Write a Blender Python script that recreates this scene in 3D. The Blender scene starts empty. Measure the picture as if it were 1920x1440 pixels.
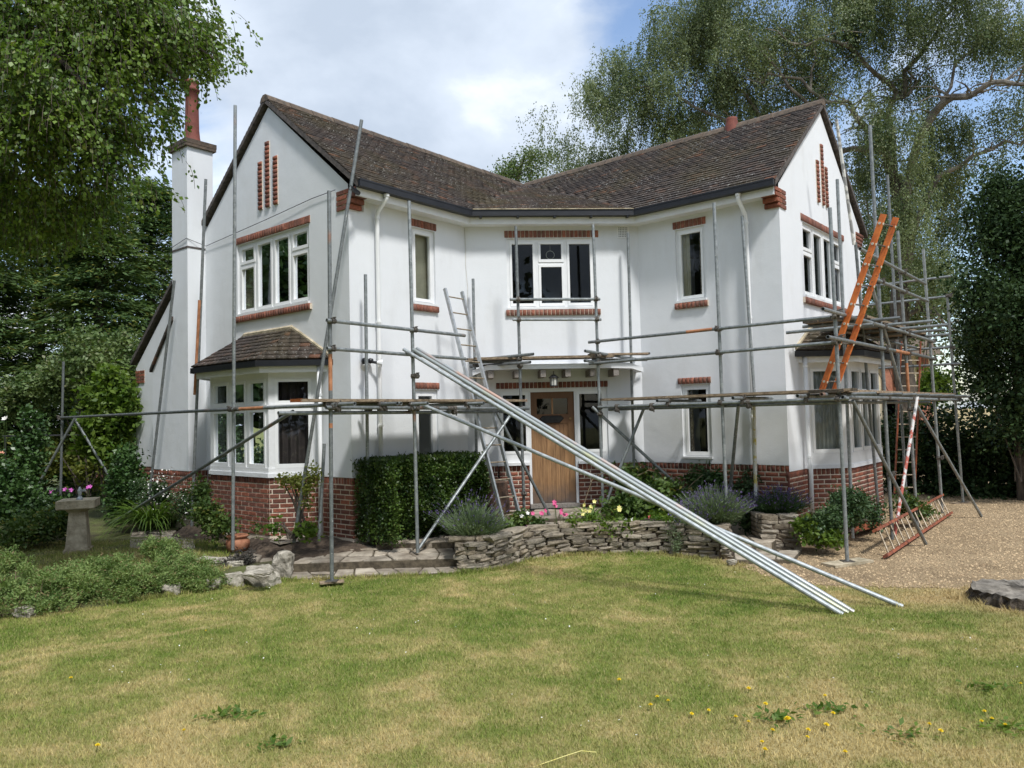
import bpy, bmesh, math, random
import numpy as np
from mathutils import Vector, Matrix
from mathutils.geometry import tessellate_polygon
random.seed(7); RNG = np.random.default_rng(11)
scene = bpy.context.scene
COL = scene.collection
R = math.radians
# ---------------------------------------------------------------- camera
FPX, PITCH, ROLL, CH = 1415.41, 0.0422, 0.0234, 2.1
cp, sp, cr, sr = math.cos(PITCH), math.sin(PITCH), math.cos(ROLL), math.sin(ROLL)
X_, U_, F_ = Vector((1, 0, 0)), Vector((0, -sp, cp)), Vector((0, cp, sp))
CR, CU = X_ * cr - U_ * sr, X_ * sr + U_ * cr
cam_d = bpy.data.cameras.new('camera'); cam = bpy.data.objects.new('camera', cam_d); COL.objects.link(cam)
m = Matrix((CR, CU, -F_)).transposed().to_4x4(); m.translation = Vector((0, 0, CH)); cam.matrix_world = m
cam_d.sensor_width = 36; cam_d.lens = FPX / 1920 * 36; cam_d.clip_end = 2000; cam_d.clip_start = 0.05
scene.camera = cam
def ray(px, py):
    return (CR * (px - 960) + CU * (720 - py) + F_ * FPX) / FPX
def at(px, py, y):
    d = ray(px, py); return Vector((0, 0, CH)) + d * (y / d.y)
def gnd(px, py, z):
    d = ray(px, py); return Vector((0, 0, CH)) + d * ((z - CH) / d.z)
# ---------------------------------------------------------------- sky, sun, exposure
SUN_EL, SUN_AZ = R(56), R(154)          # azimuth clockwise from +Y (to the right of and behind the camera)
sdir = Vector((math.sin(SUN_AZ) * math.cos(SUN_EL), math.cos(SUN_AZ) * math.cos(SUN_EL), math.sin(SUN_EL)))
world = bpy.data.worlds.new('World'); scene.world = world; world.use_nodes = True
nt = world.node_tree; nt.nodes.clear()
def N(t, typ, **kw):
    n = t.nodes.new(typ)
    for k, v in kw.items():
        if k in ('operation', 'blend_type', 'data_type', 'noise_dimensions', 'feature', 'distance', 'sky_type', 'interpolation_type', 'clamp', 'mode'): setattr(n, k, v)
    return n
def math_n(t, op, a, b=None, clamp=False):
    n = t.nodes.new('ShaderNodeMath'); n.operation = op; n.use_clamp = clamp
    for i, v in enumerate((a, b)):
        if v is None: continue
        if isinstance(v, (int, float)): n.inputs[i].default_value = v
        else: t.links.new(v, n.inputs[i])
    return n.outputs[0]
def ramp_n(t, fac, stops, interp='LINEAR'):
    n = t.nodes.new('ShaderNodeValToRGB'); n.color_ramp.interpolation = interp
    while len(n.color_ramp.elements) < len(stops): n.color_ramp.elements.new(0.5)
    for e, (p, c) in zip(n.color_ramp.elements, stops):
        e.position = p; e.color = (c, c, c, 1) if isinstance(c, (int, float)) else (*c, 1)
    t.links.new(fac, n.inputs[0]); return n.outputs[0]
def noise_n(t, vec, scale, detail=4, rough=0.55, dist=0.0):
    n = t.nodes.new('ShaderNodeTexNoise'); n.inputs['Scale'].default_value = scale; n.inputs['Detail'].default_value = detail
    n.inputs['Roughness'].default_value = rough; n.inputs['Distortion'].default_value = dist
    if vec is not None: t.links.new(vec, n.inputs['Vector'])
    return n.outputs['Fac']
def mix_n(t, fac, a, b, blend='MIX'):
    n = t.nodes.new('ShaderNodeMix'); n.data_type = 'RGBA'; n.blend_type = blend
    for i, v in ((0, fac), (6, a), (7, b)):
        if isinstance(v, (int, float)): n.inputs[i].default_value = v
        elif isinstance(v, tuple): n.inputs[i].default_value = (*v, 1)
        else: t.links.new(v, n.inputs[i])
    return n.outputs[2]
sky = nt.nodes.new('ShaderNodeTexSky'); sky.sky_type = 'NISHITA'; sky.sun_disc = False
sky.sun_elevation = SUN_EL; sky.sun_rotation = SUN_AZ
tc = nt.nodes.new('ShaderNodeTexCoord'); sep = nt.nodes.new('ShaderNodeSeparateXYZ'); nt.links.new(tc.outputs['Generated'], sep.inputs[0])
zz = math_n(nt, 'ADD', math_n(nt, 'MAXIMUM', sep.outputs[2], 0.0), 0.30)
cmb = nt.nodes.new('ShaderNodeCombineXYZ')
nt.links.new(math_n(nt, 'DIVIDE', sep.outputs[0], zz), cmb.inputs[0]); nt.links.new(math_n(nt, 'DIVIDE', sep.outputs[1], zz), cmb.inputs[1])
mp = nt.nodes.new('ShaderNodeMapping'); mp.inputs['Location'].default_value = (3.1, 0.35, 0.0); nt.links.new(cmb.outputs[0], mp.inputs[0])
c1 = noise_n(nt, mp.outputs[0], 1.25, 9, 0.56, 0.35)
cov = ramp_n(nt, c1, [(0.40, 0.0), (0.50, 1.0)], 'EASE')
def blob(px, py, w0, w1):           # a gap of open sky in the direction of one point
    d = ray(px, py).normalized(); dt = nt.nodes.new('ShaderNodeVectorMath'); dt.operation = 'DOT_PRODUCT'
    nt.links.new(tc.outputs['Generated'], dt.inputs[0]); dt.inputs[1].default_value = d
    return ramp_n(nt, math_n(nt, 'SUBTRACT', dt.outputs['Value'], math_n(nt, 'MULTIPLY', math_n(nt, 'SUBTRACT', c1, 0.5), 0.10)), [(w1, 0.0), (w0, 1.0)], 'EASE')
cov = math_n(nt, 'MAXIMUM', cov, blob(900, 190, 0.992, 0.955))
gap = math_n(nt, 'MAXIMUM', blob(1440, -90, 0.990, 0.972), blob(235, 330, 0.998, 0.984))
gap = math_n(nt, 'MAXIMUM', gap, blob(1950, 330, 0.995, 0.965))
cov = math_n(nt, 'MULTIPLY', cov, math_n(nt, 'SUBTRACT', 1.0, gap))
c2 = noise_n(nt, mp.outputs[0], 1.9, 7, 0.55, 0.2)
ccol = ramp_n(nt, c2, [(0.36, (0.40, 0.465, 0.56)), (0.52, (0.53, 0.595, 0.69)), (0.70, (0.90, 0.93, 0.97))])
bg1 = nt.nodes.new('ShaderNodeBackground'); bg1.inputs[1].default_value = 0.14; nt.links.new(sky.outputs[0], bg1.inputs[0])
bg2 = nt.nodes.new('ShaderNodeBackground'); bg2.inputs[1].default_value = 0.90; nt.links.new(ccol, bg2.inputs[0])
mx = nt.nodes.new('ShaderNodeMixShader'); nt.links.new(cov, mx.inputs[0]); nt.links.new(bg1.outputs[0], mx.inputs[1]); nt.links.new(bg2.outputs[0], mx.inputs[2])
wo = nt.nodes.new('ShaderNodeOutputWorld'); nt.links.new(mx.outputs[0], wo.inputs[0])
sun_d = bpy.data.lights.new('sun', 'SUN'); sun_d.energy = 2.4; sun_d.angle = R(7.0); sun_d.color = (1.0, 0.98, 0.95)
sun = bpy.data.objects.new('sun', sun_d); COL.objects.link(sun)
sun.rotation_euler = sdir.to_track_quat('Z', 'Y').to_euler(); sun.location = (6, -8, 20)
vs = scene.view_settings; vs.view_transform = 'Standard'; vs.look = 'None'; vs.exposure = 0.74; vs.gamma = 1.0; vs.use_curve_mapping = False
scene.cycles.use_denoising = True
scene.cycles.max_bounces = 7; scene.cycles.transparent_max_bounces = 12
# ---------------------------------------------------------------- materials
def newmat(name):
    mt = bpy.data.materials.new(name); mt.use_nodes = True; t = mt.node_tree
    b = t.nodes['Principled BSDF']; return mt, t, b
def posn(t):
    g = t.nodes.new('ShaderNodeNewGeometry'); return g.outputs['Position'], g.outputs['Random Per Island']
def bump(t, b, h, strength, dist=0.01):
    n = t.nodes.new('ShaderNodeBump'); n.inputs['Strength'].default_value = strength; n.inputs['Distance'].default_value = dist
    t.links.new(h, n.inputs['Height']); t.links.new(n.outputs[0], b.inputs['Normal'])
def rnd_n(t):
    g = t.nodes.new('ShaderNodeNewGeometry'); o = t.nodes.new('ShaderNodeObjectInfo')
    return math_n(t, 'FRACT', math_n(t, 'ADD', g.outputs['Random Per Island'], math_n(t, 'MULTIPLY', o.outputs['Random'], 7.31)))
def P(name, ca, cb, scale=8, rough=0.7, metal=0.0, bmp=0.0, bscale=None, rand=0.0, cr_=None, spec=0.5, lo=0.35, hi=0.65, stretch=None):
    mt, t, b = newmat(name); p, isl = posn(t)
    if stretch:
        mm = t.nodes.new('ShaderNodeMapping'); mm.inputs['Scale'].default_value = stretch; t.links.new(p, mm.inputs[0]); p = mm.outputs[0]
    f = noise_n(t, p, scale, 5, 0.6)
    c = ramp_n(t, f, [(lo, ca), (hi, cb)])
    if rand or cr_:
        r = rnd_n(t)
        if cr_: c = mix_n(t, ramp_n(t, r, cr_[0], 'CONSTANT') if False else ramp_n(t, r, [(0.0, 0.0), (1.0, cr_[1])]), c, cr_[0])
        if rand:
            r2 = math_n(t, 'FRACT', math_n(t, 'MULTIPLY', r, 13.7))
            c = mix_n(t, 1.0, c, ramp_n(t, r2, [(0, 1 - rand), (1, 1 + rand * 0.7)]), 'MULTIPLY')
    t.links.new(c, b.inputs['Base Color']); b.inputs['Roughness'].default_value = rough; b.inputs['Metallic'].default_value = metal
    b.inputs['Specular IOR Level'].default_value = spec
    if bmp: bump(t, b, noise_n(t, p, bscale or scale * 4, 4, 0.6), bmp, 0.02)
    return mt
def leafm(name, ca, cb, transl=0.35, rough=0.55, clump=1.2, tip=None, spec=0.35):
    mt, t, b = newmat(name); p, isl = posn(t)
    f = noise_n(t, p, clump, 3, 0.6)
    c = ramp_n(t, math_n(t, 'ADD', math_n(t, 'MULTIPLY', f, 0.95), math_n(t, 'MULTIPLY', isl, 0.26)), [(0.42, ca), (0.78, cb)])
    if tip:
        r2 = math_n(t, 'FRACT', math_n(t, 'MULTIPLY', isl, 17.3))
        c = mix_n(t, ramp_n(t, r2, [(1 - tip[1], 0.0), (min(1, 1.02 - tip[1]), 1.0)]), c, tip[0])
    t.links.new(c, b.inputs['Base Color']); b.inputs['Roughness'].default_value = rough; b.inputs['Specular IOR Level'].default_value = spec
    tr = t.nodes.new('ShaderNodeBsdfTranslucent'); t.links.new(mix_n(t, 1.0, c, (1.25, 1.3, 0.7), 'MULTIPLY'), tr.inputs[0])
    mxs = t.nodes.new('ShaderNodeMixShader'); mxs.inputs[0].default_value = transl
    t.links.new(b.outputs[0], mxs.inputs[1]); t.links.new(tr.outputs[0], mxs.inputs[2])
    t.links.new(mxs.outputs[0], t.nodes['Material Output'].inputs[0]); return mt
M = {}
def render_wall():
    mt, t, b = newmat('white_render'); p, _ = posn(t)
    mm = t.nodes.new('ShaderNodeMapping'); mm.inputs['Scale'].default_value = (1, 1, 0.25); t.links.new(p, mm.inputs[0])
    st = noise_n(t, mm.outputs[0], 3.0, 6, 0.65); big = noise_n(t, p, 0.7, 4, 0.6)
    c = ramp_n(t, math_n(t, 'ADD', math_n(t, 'MULTIPLY', st, 0.5), math_n(t, 'MULTIPLY', big, 0.5)), [(0.28, (0.62, 0.63, 0.635)), (0.48, (0.69, 0.71, 0.73)), (0.75, (0.71, 0.73, 0.75))])
    t.links.new(c, b.inputs['Base Color']); b.inputs['Roughness'].default_value = 0.75; b.inputs['Specular IOR Level'].default_value = 0.25
    h = math_n(t, 'ADD', math_n(t, 'MULTIPLY', noise_n(t, p, 55, 4, 0.6), 0.25), noise_n(t, p, 3.5, 3, 0.5))
    bump(t, b, h, 0.32, 0.02); return mt
M['render'] = render_wall()
M['paint'] = P('white_paint', (0.70, 0.71, 0.715), (0.76, 0.77, 0.775), 6, 0.4, bmp=0.04)
M['upvc'] = P('white_plastic', (0.76, 0.77, 0.77), (0.81, 0.82, 0.82), 4, 0.3)
M['black'] = P('black_plastic', (0.005, 0.006, 0.009), (0.010, 0.011, 0.015), 6, 0.45, bmp=0.1)
M['brick'] = P('red_brick', (0.18, 0.056, 0.032), (0.33, 0.108, 0.058), 26, 0.85, bmp=0.5, bscale=90, rand=0.32, cr_=((0.09, 0.05, 0.045), 0.6))
M['brick_warm'] = P('lintel_brick', (0.20, 0.065, 0.04), (0.34, 0.13, 0.08), 26, 0.85, bmp=0.5, bscale=90, rand=0.28, cr_=((0.15, 0.10, 0.085), 0.5))
M['mortar'] = P('mortar', (0.56, 0.47, 0.37), (0.70, 0.61, 0.49), 30, 0.9, bmp=0.4)
def tile_mat():
    mt, t, b = newmat('clay_tile'); p, _ = posn(t); r = rnd_n(t)
    base = ramp_n(t, r, [(0.0, (0.050, 0.043, 0.041)), (0.4, (0.066, 0.054, 0.049)), (0.85, (0.082, 0.064, 0.055)), (0.96, (0.105, 0.068, 0.052)), (1.0, (0.16, 0.078, 0.05))])
    base = mix_n(t, ramp_n(t, noise_n(t, p, 0.9, 4, 0.6), [(0.42, 0.0), (0.68, 0.6)]), base, (0.085, 0.07, 0.035))      # moss
    base = mix_n(t, ramp_n(t, noise_n(t, p, 1.3, 3, 0.6), [(0.60, 0.0), (0.78, 0.4)]), base, (0.19, 0.10, 0.068))    # orange patches
    mm = t.nodes.new('ShaderNodeMapping'); mm.inputs['Rotation'].default_value = (0, 0, 0.0); t.links.new(p, mm.inputs[0])
    li = math_n(t, 'MULTIPLY', ramp_n(t, noise_n(t, p, 21, 4, 0.75), [(0.59, 0.0), (0.63, 1.0)]), ramp_n(t, noise_n(t, p, 1.6, 3, 0.6), [(0.36, 0.0), (0.62, 1.0)]))
    base = mix_n(t, li, base, (0.46, 0.45, 0.42))
    base = mix_n(t, ramp_n(t, noise_n(t, p, 60, 3, 0.6), [(0.3, 0.35), (0.6, 0.0)]), base, (0.02, 0.018, 0.016))
    t.links.new(base, b.inputs['Base Color']); b.inputs['Roughness'].default_value = 0.9; b.inputs['Specular IOR Level'].default_value = 0.2
    bump(t, b, noise_n(t, p, 70, 4, 0.7), 0.7, 0.02); return mt
M['tile'] = tile_mat()
M['ridge'] = P('ridge_tile', (0.06, 0.05, 0.04), (0.14, 0.10, 0.07), 12, 0.9, bmp=0.5, rand=0.25)
M['verge'] = P('verge', (0.05, 0.045, 0.042), (0.12, 0.10, 0.09), 14, 0.9, bmp=0.6)
def glass_mat():
    mt, t, b = newmat('window_glass'); nd = t.nodes
    tr = nd.new('ShaderNodeBsdfTransparent'); tr.inputs[0].default_value = (0.80, 0.84, 0.83, 1)
    gl = nd.new('ShaderNodeBsdfGlossy'); gl.inputs['Roughness'].default_value = 0.015; gl.inputs[0].default_value = (0.9, 0.95, 1, 1)
    fr = nd.new('ShaderNodeFresnel'); fr.inputs[0].default_value = 1.48
    mxs = nd.new('ShaderNodeMixShader'); t.links.new(math_n(t, 'MULTIPLY', fr.outputs[0], .75, True), mxs.inputs[0])
    t.links.new(tr.outputs[0], mxs.inputs[1]); t.links.new(gl.outputs[0], mxs.inputs[2]); t.links.new(mxs.outputs[0], nd['Material Output'].inputs[0]); return mt
M['glass'] = glass_mat()
M['inside'] = P('dark_room_wall', (0.035, 0.032, 0.03), (0.06, 0.055, 0.05), 2, 0.9)  # near-black, the dimness of the rooms put into the colour
M['curt_cream'] = P('cream_curtain', (0.55, 0.50, 0.38), (0.66, 0.60, 0.46), 5, 0.9)
M['curt_dark'] = P('dark_curtain', (0.030, 0.022, 0.022), (0.055, 0.04, 0.038), 5, 0.9)
M['curt_net'] = P('net_curtain', (0.30, 0.31, 0.30), (0.50, 0.50, 0.48), 6, 0.95, stretch=(6, 6, 0.6))
M['curt_brown'] = P('patterned_curtain', (0.10, 0.06, 0.045), (0.42, 0.37, 0.30), 34, 0.95)
def galv():
    mt, t, b = newmat('galvanised_steel'); p, _ = posn(t); o = t.nodes.new('ShaderNodeObjectInfo')
    f = noise_n(t, p, 14, 6, 0.7); c = ramp_n(t, f, [(0.30, (0.14, 0.155, 0.16)), (0.52, (0.24, 0.26, 0.262)), (0.74, (0.37, 0.39, 0.39))])
    c = mix_n(t, 1.0, c, ramp_n(t, o.outputs['Random'], [(0, 0.72), (1, 1.18)]), 'MULTIPLY')
    c = mix_n(t, ramp_n(t, noise_n(t, p, 1.1, 3, 0.6), [(0.66, 0.0), (0.74, 0.75)]), c, (0.34, 0.15, 0.075))
    c = mix_n(t, ramp_n(t, noise_n(t, p, 23, 4, 0.7), [(0.66, 0.0), (0.70, 0.8)]), c, (0.66, 0.66, 0.63))
    t.links.new(c, b.inputs['Base Color']); b.inputs['Metallic'].default_value = 0.55
    t.links.new(ramp_n(t, f, [(0.3, 0.62), (0.7, 0.42)]), b.inputs['Roughness']); bump(t, b, noise_n(t, p, 60, 4), 0.12, 0.01); return mt
M['galv'] = galv()
M['galv_new'] = P('bright_galvanised', (0.29, 0.315, 0.325), (0.46, 0.49, 0.50), 18, 0.55, 0.45, bmp=0.1)
M['galv_green'] = P('greenish_galvanised', (0.34, 0.37, 0.36), (0.42, 0.43, 0.27), 1.3, 0.45, 0.5, bmp=0.06, lo=.5, hi=.62)
M['galv_pink'] = P('pinkish_galvanised', (0.36, 0.385, 0.39), (0.50, 0.33, 0.26), 1.1, 0.45, 0.5, bmp=0.06, lo=.48, hi=.6)
M['rust'] = P('rusty_tube', (0.30, 0.12, 0.05), (0.48, 0.22, 0.11), 9, 0.7, 0.1, bmp=0.2)
M['bare'] = P('tube_inside', (0.012, 0.011, 0.01), (0.03, 0.027, 0.025), 9, 0.9)
M['coupler'] = P('coupler_steel', (0.055, 0.05, 0.045), (0.19, 0.17, 0.145), 40, 0.6, 0.5, bmp=0.3, rand=0.2)
M['board'] = P('scaffold_board', (0.13, 0.09, 0.055), (0.34, 0.26, 0.175), 5, 0.85, bmp=0.35, rand=0.2, stretch=(3, 3, 12))
M['alu'] = P('aluminium', (0.36, 0.38, 0.39), (0.52, 0.54, 0.55), 14, 0.4, 0.7)
M['orange'] = P('orange_paint', (0.46, 0.10, 0.018), (0.68, 0.19, 0.035), 5, 0.6, bmp=0.15)
def scuffed():
    mt = M['orange']; t = mt.node_tree; b = t.nodes['Principled BSDF']; p, _ = posn(t); src = b.inputs['Base Color'].links[0].from_socket
    c = mix_n(t, ramp_n(t, noise_n(t, p, 17, 5, .75), [(0.60, 0.0), (0.64, 0.85)]), src, (0.05, 0.035, 0.028)); t.links.new(c, b.inputs['Base Color'])
scuffed()
M['orange_worn'] = P('worn_orange', (0.04, 0.03, 0.025), (0.60, 0.15, 0.025), 11, 0.6, bmp=0.1, lo=0.28, hi=0.36)
M['red_oxide'] = P('red_oxide', (0.13, 0.035, 0.015), (0.30, 0.08, 0.03), 9, 0.65, bmp=0.1)
M['rung'] = P('rung_steel', (0.22, 0.17, 0.11), (0.40, 0.34, 0.26), 20, 0.5, 0.5)
M['zinc'] = P('pale_bolt', (0.66, 0.62, 0.50), (0.75, 0.72, 0.62), 20, 0.4, 0.3)
M['pole_white'] = P('yellow_white_tube', (0.62, 0.62, 0.58), (0.52, 0.43, 0.10), 7, 0.6, bmp=0.15, lo=0.52, hi=0.58)
M['pole_red'] = P('red_white_tube', (0.40, 0.09, 0.06), (0.62, 0.61, 0.60), 6, 0.55, bmp=0.15, lo=0.47, hi=0.52)
M['pole_peel'] = P('peeling_white_tube', (0.28, 0.28, 0.27), (0.68, 0.67, 0.62), 6, 0.6, bmp=0.2, lo=0.47, hi=0.53)
M['oak'] = P('oak_door', (0.19, 0.088, 0.034), (0.37, 0.20, 0.088), 4, 0.6, bmp=0.2, stretch=(9, 9, 0.8))
def oak_base():
    mt, t, b = newmat('weathered_oak'); p, _ = posn(t)
    mm = t.nodes.new('ShaderNodeMapping'); mm.inputs['Scale'].default_value = (10, 10, 0.9); t.links.new(p, mm.inputs[0]); r = rnd_n(t)
    f = noise_n(t, mm.outputs[0], 4, 6, 0.65); s_ = t.nodes.new('ShaderNodeSeparateXYZ'); t.links.new(p, s_.inputs[0])
    c = ramp_n(t, f, [(0.28, (0.17, 0.085, 0.034)), (0.7, (0.37, 0.21, 0.093))])
    c = mix_n(t, 1.0, c, ramp_n(t, r, [(0, 0.85), (1, 1.12)]), 'MULTIPLY')
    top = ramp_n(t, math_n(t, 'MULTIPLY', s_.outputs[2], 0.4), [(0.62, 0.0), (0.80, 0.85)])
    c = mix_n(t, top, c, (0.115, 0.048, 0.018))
    wz = math_n(t, 'ADD', math_n(t, 'MULTIPLY', s_.outputs[2], 0.5), math_n(t, 'MULTIPLY', noise_n(t, p, 7, 4), 0.22))
    c = mix_n(t, ramp_n(t, wz, [(0.38, 0.9), (0.58, 0.0)]), c, (0.075, 0.06, 0.055))
    t.links.new(c, b.inputs['Base Color']); b.inputs['Roughness'].default_value = 0.65; bump(t, b, f, 0.25, 0.01); return mt
M['oak_low'] = oak_base()
M['iron'] = P('black_iron', (0.012, 0.012, 0.013), (0.03, 0.028, 0.027), 20, 0.5, 0.4, bmp=0.2)
M['brass'] = P('dull_brass', (0.25, 0.15, 0.06), (0.36, 0.24, 0.12), 20, 0.4, 0.8)
M['beam'] = P('weathered_beam', (0.13, 0.115, 0.10), (0.32, 0.29, 0.26), 12, 0.85, bmp=0.4, stretch=(4, 4, 10))
M['terra'] = P('terracotta', (0.27, 0.105, 0.055), (0.42, 0.20, 0.115), 7, 0.85, bmp=0.3)
M['pot_red'] = P('chimney_pot_clay', (0.13, 0.036, 0.026), (0.20, 0.058, 0.038), 6, 0.8, bmp=0.2)
M['stone'] = P('dry_stone', (0.095, 0.070, 0.045), (0.32, 0.265, 0.19), 9, 0.95, bmp=1.0, bscale=28, rand=0.28, cr_=((0.40, 0.38, 0.33), 0.35))
M['paving'] = P('stone_paving', (0.19, 0.155, 0.115), (0.42, 0.37, 0.295), 4, 0.92, bmp=0.8, bscale=24, rand=0.3)
M['joint'] = P('paving_joint', (0.05, 0.04, 0.026), (0.13, 0.105, 0.07), 14, 1.0, bmp=0.6)
M['stump_bark'] = P('stump_bark', (0.018, 0.014, 0.011), (0.10, 0.08, 0.06), 11, 1.0, bmp=1.0, bscale=30)
M['rock'] = P('pale_rock', (0.13, 0.115, 0.085), (0.50, 0.46, 0.385), 7, 0.95, bmp=1.0, bscale=22)
M['concrete'] = P('weathered_stone', (0.24, 0.205, 0.135), (0.50, 0.43, 0.31), 7, 0.95, bmp=0.6, bscale=40, rand=0.12)
M['soil'] = P('soil', (0.035, 0.024, 0.016), (0.11, 0.08, 0.055), 12, 1.0, bmp=1.0, bscale=40)
M['bark'] = P('bark', (0.030, 0.024, 0.018), (0.13, 0.105, 0.08), 7, 0.95, bmp=0.9, bscale=25, stretch=(1, 1, 0.4))
M['bark_pale'] = P('pale_bark', (0.055, 0.047, 0.038), (0.24, 0.215, 0.18), 3, 0.9, bmp=0.6, bscale=20)
M['stump_top'] = P('cut_wood', (0.10, 0.088, 0.072), (0.24, 0.215, 0.18), 9, 0.95, bmp=0.5)
M['timber_dark'] = P('dark_log', (0.03, 0.018, 0.012), (0.10, 0.055, 0.035), 9, 0.9, bmp=0.6)
M['cream'] = P('cream_render', (0.62, 0.55, 0.40), (0.70, 0.63, 0.48), 3, 0.9)
M['far_brick'] = P('far_brick', (0.30, 0.12, 0.08), (0.40, 0.18, 0.12), 12, 0.9, rand=0.2)
M['dark_metal'] = P('dark_metal', (0.03, 0.032, 0.035), (0.07, 0.07, 0.075), 10, 0.5, 0.4)
M['cable'] = P('cable_black', (0.02, 0.02, 0.02), (0.05, 0.05, 0.05), 10, 0.7)
M['grille'] = P('grille', (0.08, 0.08, 0.08), (0.12, 0.12, 0.12), 10, 0.7)
M['lamp_glass'] = P('lamp_glass', (0.45, 0.45, 0.42), (0.6, 0.6, 0.55), 8, 0.2)
# ---------------------------------------------------------------- mesh helpers
BASE = {}
def props(o, label=None, cat=None, group=None, kind=None):
    if label: o['label'] = label
    if cat: o['category'] = cat
    if group: o['group'] = group
    if kind: o['kind'] = kind
    return o
def thing(name, base, label, cat, group=None):
    o = bpy.data.objects.new(name, None); COL.objects.link(o); o.empty_display_size = 0.2
    o.location = base; BASE[o.name] = Vector(base); return props(o, label, cat, group)
def basis(parent):
    return BASE[parent.name] if parent else Vector((0, 0, 0))
class MB:
    def __init__(s): s.v = []; s.f = []
    def add(s, vs, fs):
        k = len(s.v); s.v += [tuple(v) for v in vs]; s.f += [tuple(i + k for i in f) for f in fs]; return s
    def hexa(s, p):   # 4 bottom, 4 top
        return s.add(p, [(3, 2, 1, 0), (4, 5, 6, 7), (0, 1, 5, 4), (1, 2, 6, 5), (2, 3, 7, 6), (3, 0, 4, 7)])
    def box(s, a, b):
        x0, y0, z0 = a; x1, y1, z1 = b
        return s.hexa([(x0, y0, z0), (x1, y0, z0), (x1, y1, z0), (x0, y1, z0), (x0, y0, z1), (x1, y0, z1), (x1, y1, z1), (x0, y1, z1)])
    def fbox(s, F, s0, s1, z0, z1, n0, n1):
        return s.hexa([F(s0, z0, n0), F(s1, z0, n0), F(s1, z0, n1), F(s0, z0, n1), F(s0, z1, n0), F(s1, z1, n0), F(s1, z1, n1), F(s0, z1, n1)])
    def quad(s, *p): return s.add(p, [tuple(range(len(p)))])
    def tube(s, a, b, r, n=10, hollow=True, r2=None):
        a = Vector(a); b = Vector(b); d = (b - a).normalized(); u = d.orthogonal().normalized(); w = d.cross(u); r2 = r if r2 is None else r2
        ring = lambda c, q: [c + (u * math.cos(t) + w * math.sin(t)) * q for t in [2 * math.pi * i / n for i in range(n)]]
        L = (b - a).length
        if hollow:
            rings = [ring(a + d * min(.25, L * .4), r * .78), ring(a, r * .8), ring(a, r), ring(b, r2), ring(b, r2 * .8), ring(b - d * min(.25, L * .4), r2 * .78)]
        else: rings = [ring(a, r), ring(b, r2)]
        vs = [v for q in rings for v in q]; fs = []
        for k in range(len(rings) - 1):
            for i in range(n):
                j = (i + 1) % n; fs.append((k * n + i, k * n + j, (k + 1) * n + j, (k + 1) * n + i))
        fs.append(tuple(range(n - 1, -1, -1))); fs.append(tuple((len(rings) - 1) * n + i for i in range(n)))
        return s.add(vs, fs)
    def path(s, pts, radii, n=8):
        pts = [Vector(p) for p in pts]; rings = []; u = None
        for i, p in enumerate(pts):
            d = (pts[min(i + 1, len(pts) - 1)] - pts[max(i - 1, 0)]).normalized()
            u = d.orthogonal().normalized() if u is None else (u - d * u.dot(d)).normalized()
            w = d.cross(u); r = radii[i] if hasattr(radii, '__len__') else radii
            rings.append([p + (u * math.cos(t) + w * math.sin(t)) * r for t in [2 * math.pi * k / n for k in range(n)]])
        vs = [v for q in rings for v in q]; fs = []
        for k in range(len(rings) - 1):
            for i in range(n):
                j = (i + 1) % n; fs.append((k * n + i, k * n + j, (k + 1) * n + j, (k + 1) * n + i))
        fs.append(tuple(range(n - 1, -1, -1))); fs.append(tuple((len(rings) - 1) * n + i for i in range(n)))
        return s.add(vs, fs)
    def lathe(s, c, prof, n=24, wob=0.0):
        c = Vector(c); vs = []; fs = []
        for (r, z) in prof:
            for i in range(n):
                t = 2 * math.pi * i / n; q = r * (1 + wob * math.sin(3 * t + z * 9)); vs.append(c + Vector((q * math.cos(t), q * math.sin(t), z)))
        for k in range(len(prof) - 1):
            for i in range(n):
                j = (i + 1) % n; fs.append((k * n + i, k * n + j, (k + 1) * n + j, (k + 1) * n + i))
        return s.add(vs, fs)
    def build(s, name, mat, parent=None, smooth=False, label=None, cat=None, group=None, kind=None, origin=None):
        me = bpy.data.meshes.new(name)
        if parent is None:
            a = np.array(s.v); base = Vector(origin) if origin else Vector(((a[:, 0].min() + a[:, 0].max()) / 2, (a[:, 1].min() + a[:, 1].max()) / 2, a[:, 2].min()))
        else: base = basis(parent)
        me.from_pydata([(x - base.x, y - base.y, z - base.z) for x, y, z in s.v], [], s.f)
        if smooth: me.polygons.foreach_set('use_smooth', [True] * len(me.polygons))
        me.materials.append(M[mat] if isinstance(mat, str) else mat)
        o = bpy.data.objects.new(name, me); COL.objects.link(o)
        if parent: o.parent = parent
        else: o.location = base
        BASE[o.name] = base
        return props(o, label, cat, group, kind)
def tube(name, a, b, r, mat, parent, n=10, **k): return MB().tube(a, b, r, n).build(name, mat, parent, smooth=False, **k)
def np_mesh(name, V, Fq, mat, parent=None, loc=None, **kw):
    """V (n,3) array, Fq (m,k) array of faces of one size"""
    me = bpy.data.meshes.new(name); k = Fq.shape[1]
    base = basis(parent) if parent else (Vector(loc) if loc is not None else Vector((0, 0, 0)))
    V = V - np.array(base)
    me.vertices.add(len(V)); me.vertices.foreach_set('co', V.astype(np.float32).ravel())
    me.loops.add(Fq.size); me.loops.foreach_set('vertex_index', Fq.astype(np.int32).ravel())
    me.polygons.add(len(Fq)); me.polygons.foreach_set('loop_start', np.arange(len(Fq), dtype=np.int32) * k)
    me.update(calc_edges=True); me.materials.append(M[mat] if isinstance(mat, str) else mat)
    o = bpy.data.objects.new(name, me); COL.objects.link(o)
    if parent: o.parent = parent
    else: o.location = base
    BASE[o.name] = base
    return props(o, **kw)
UNIT = {}
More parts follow.
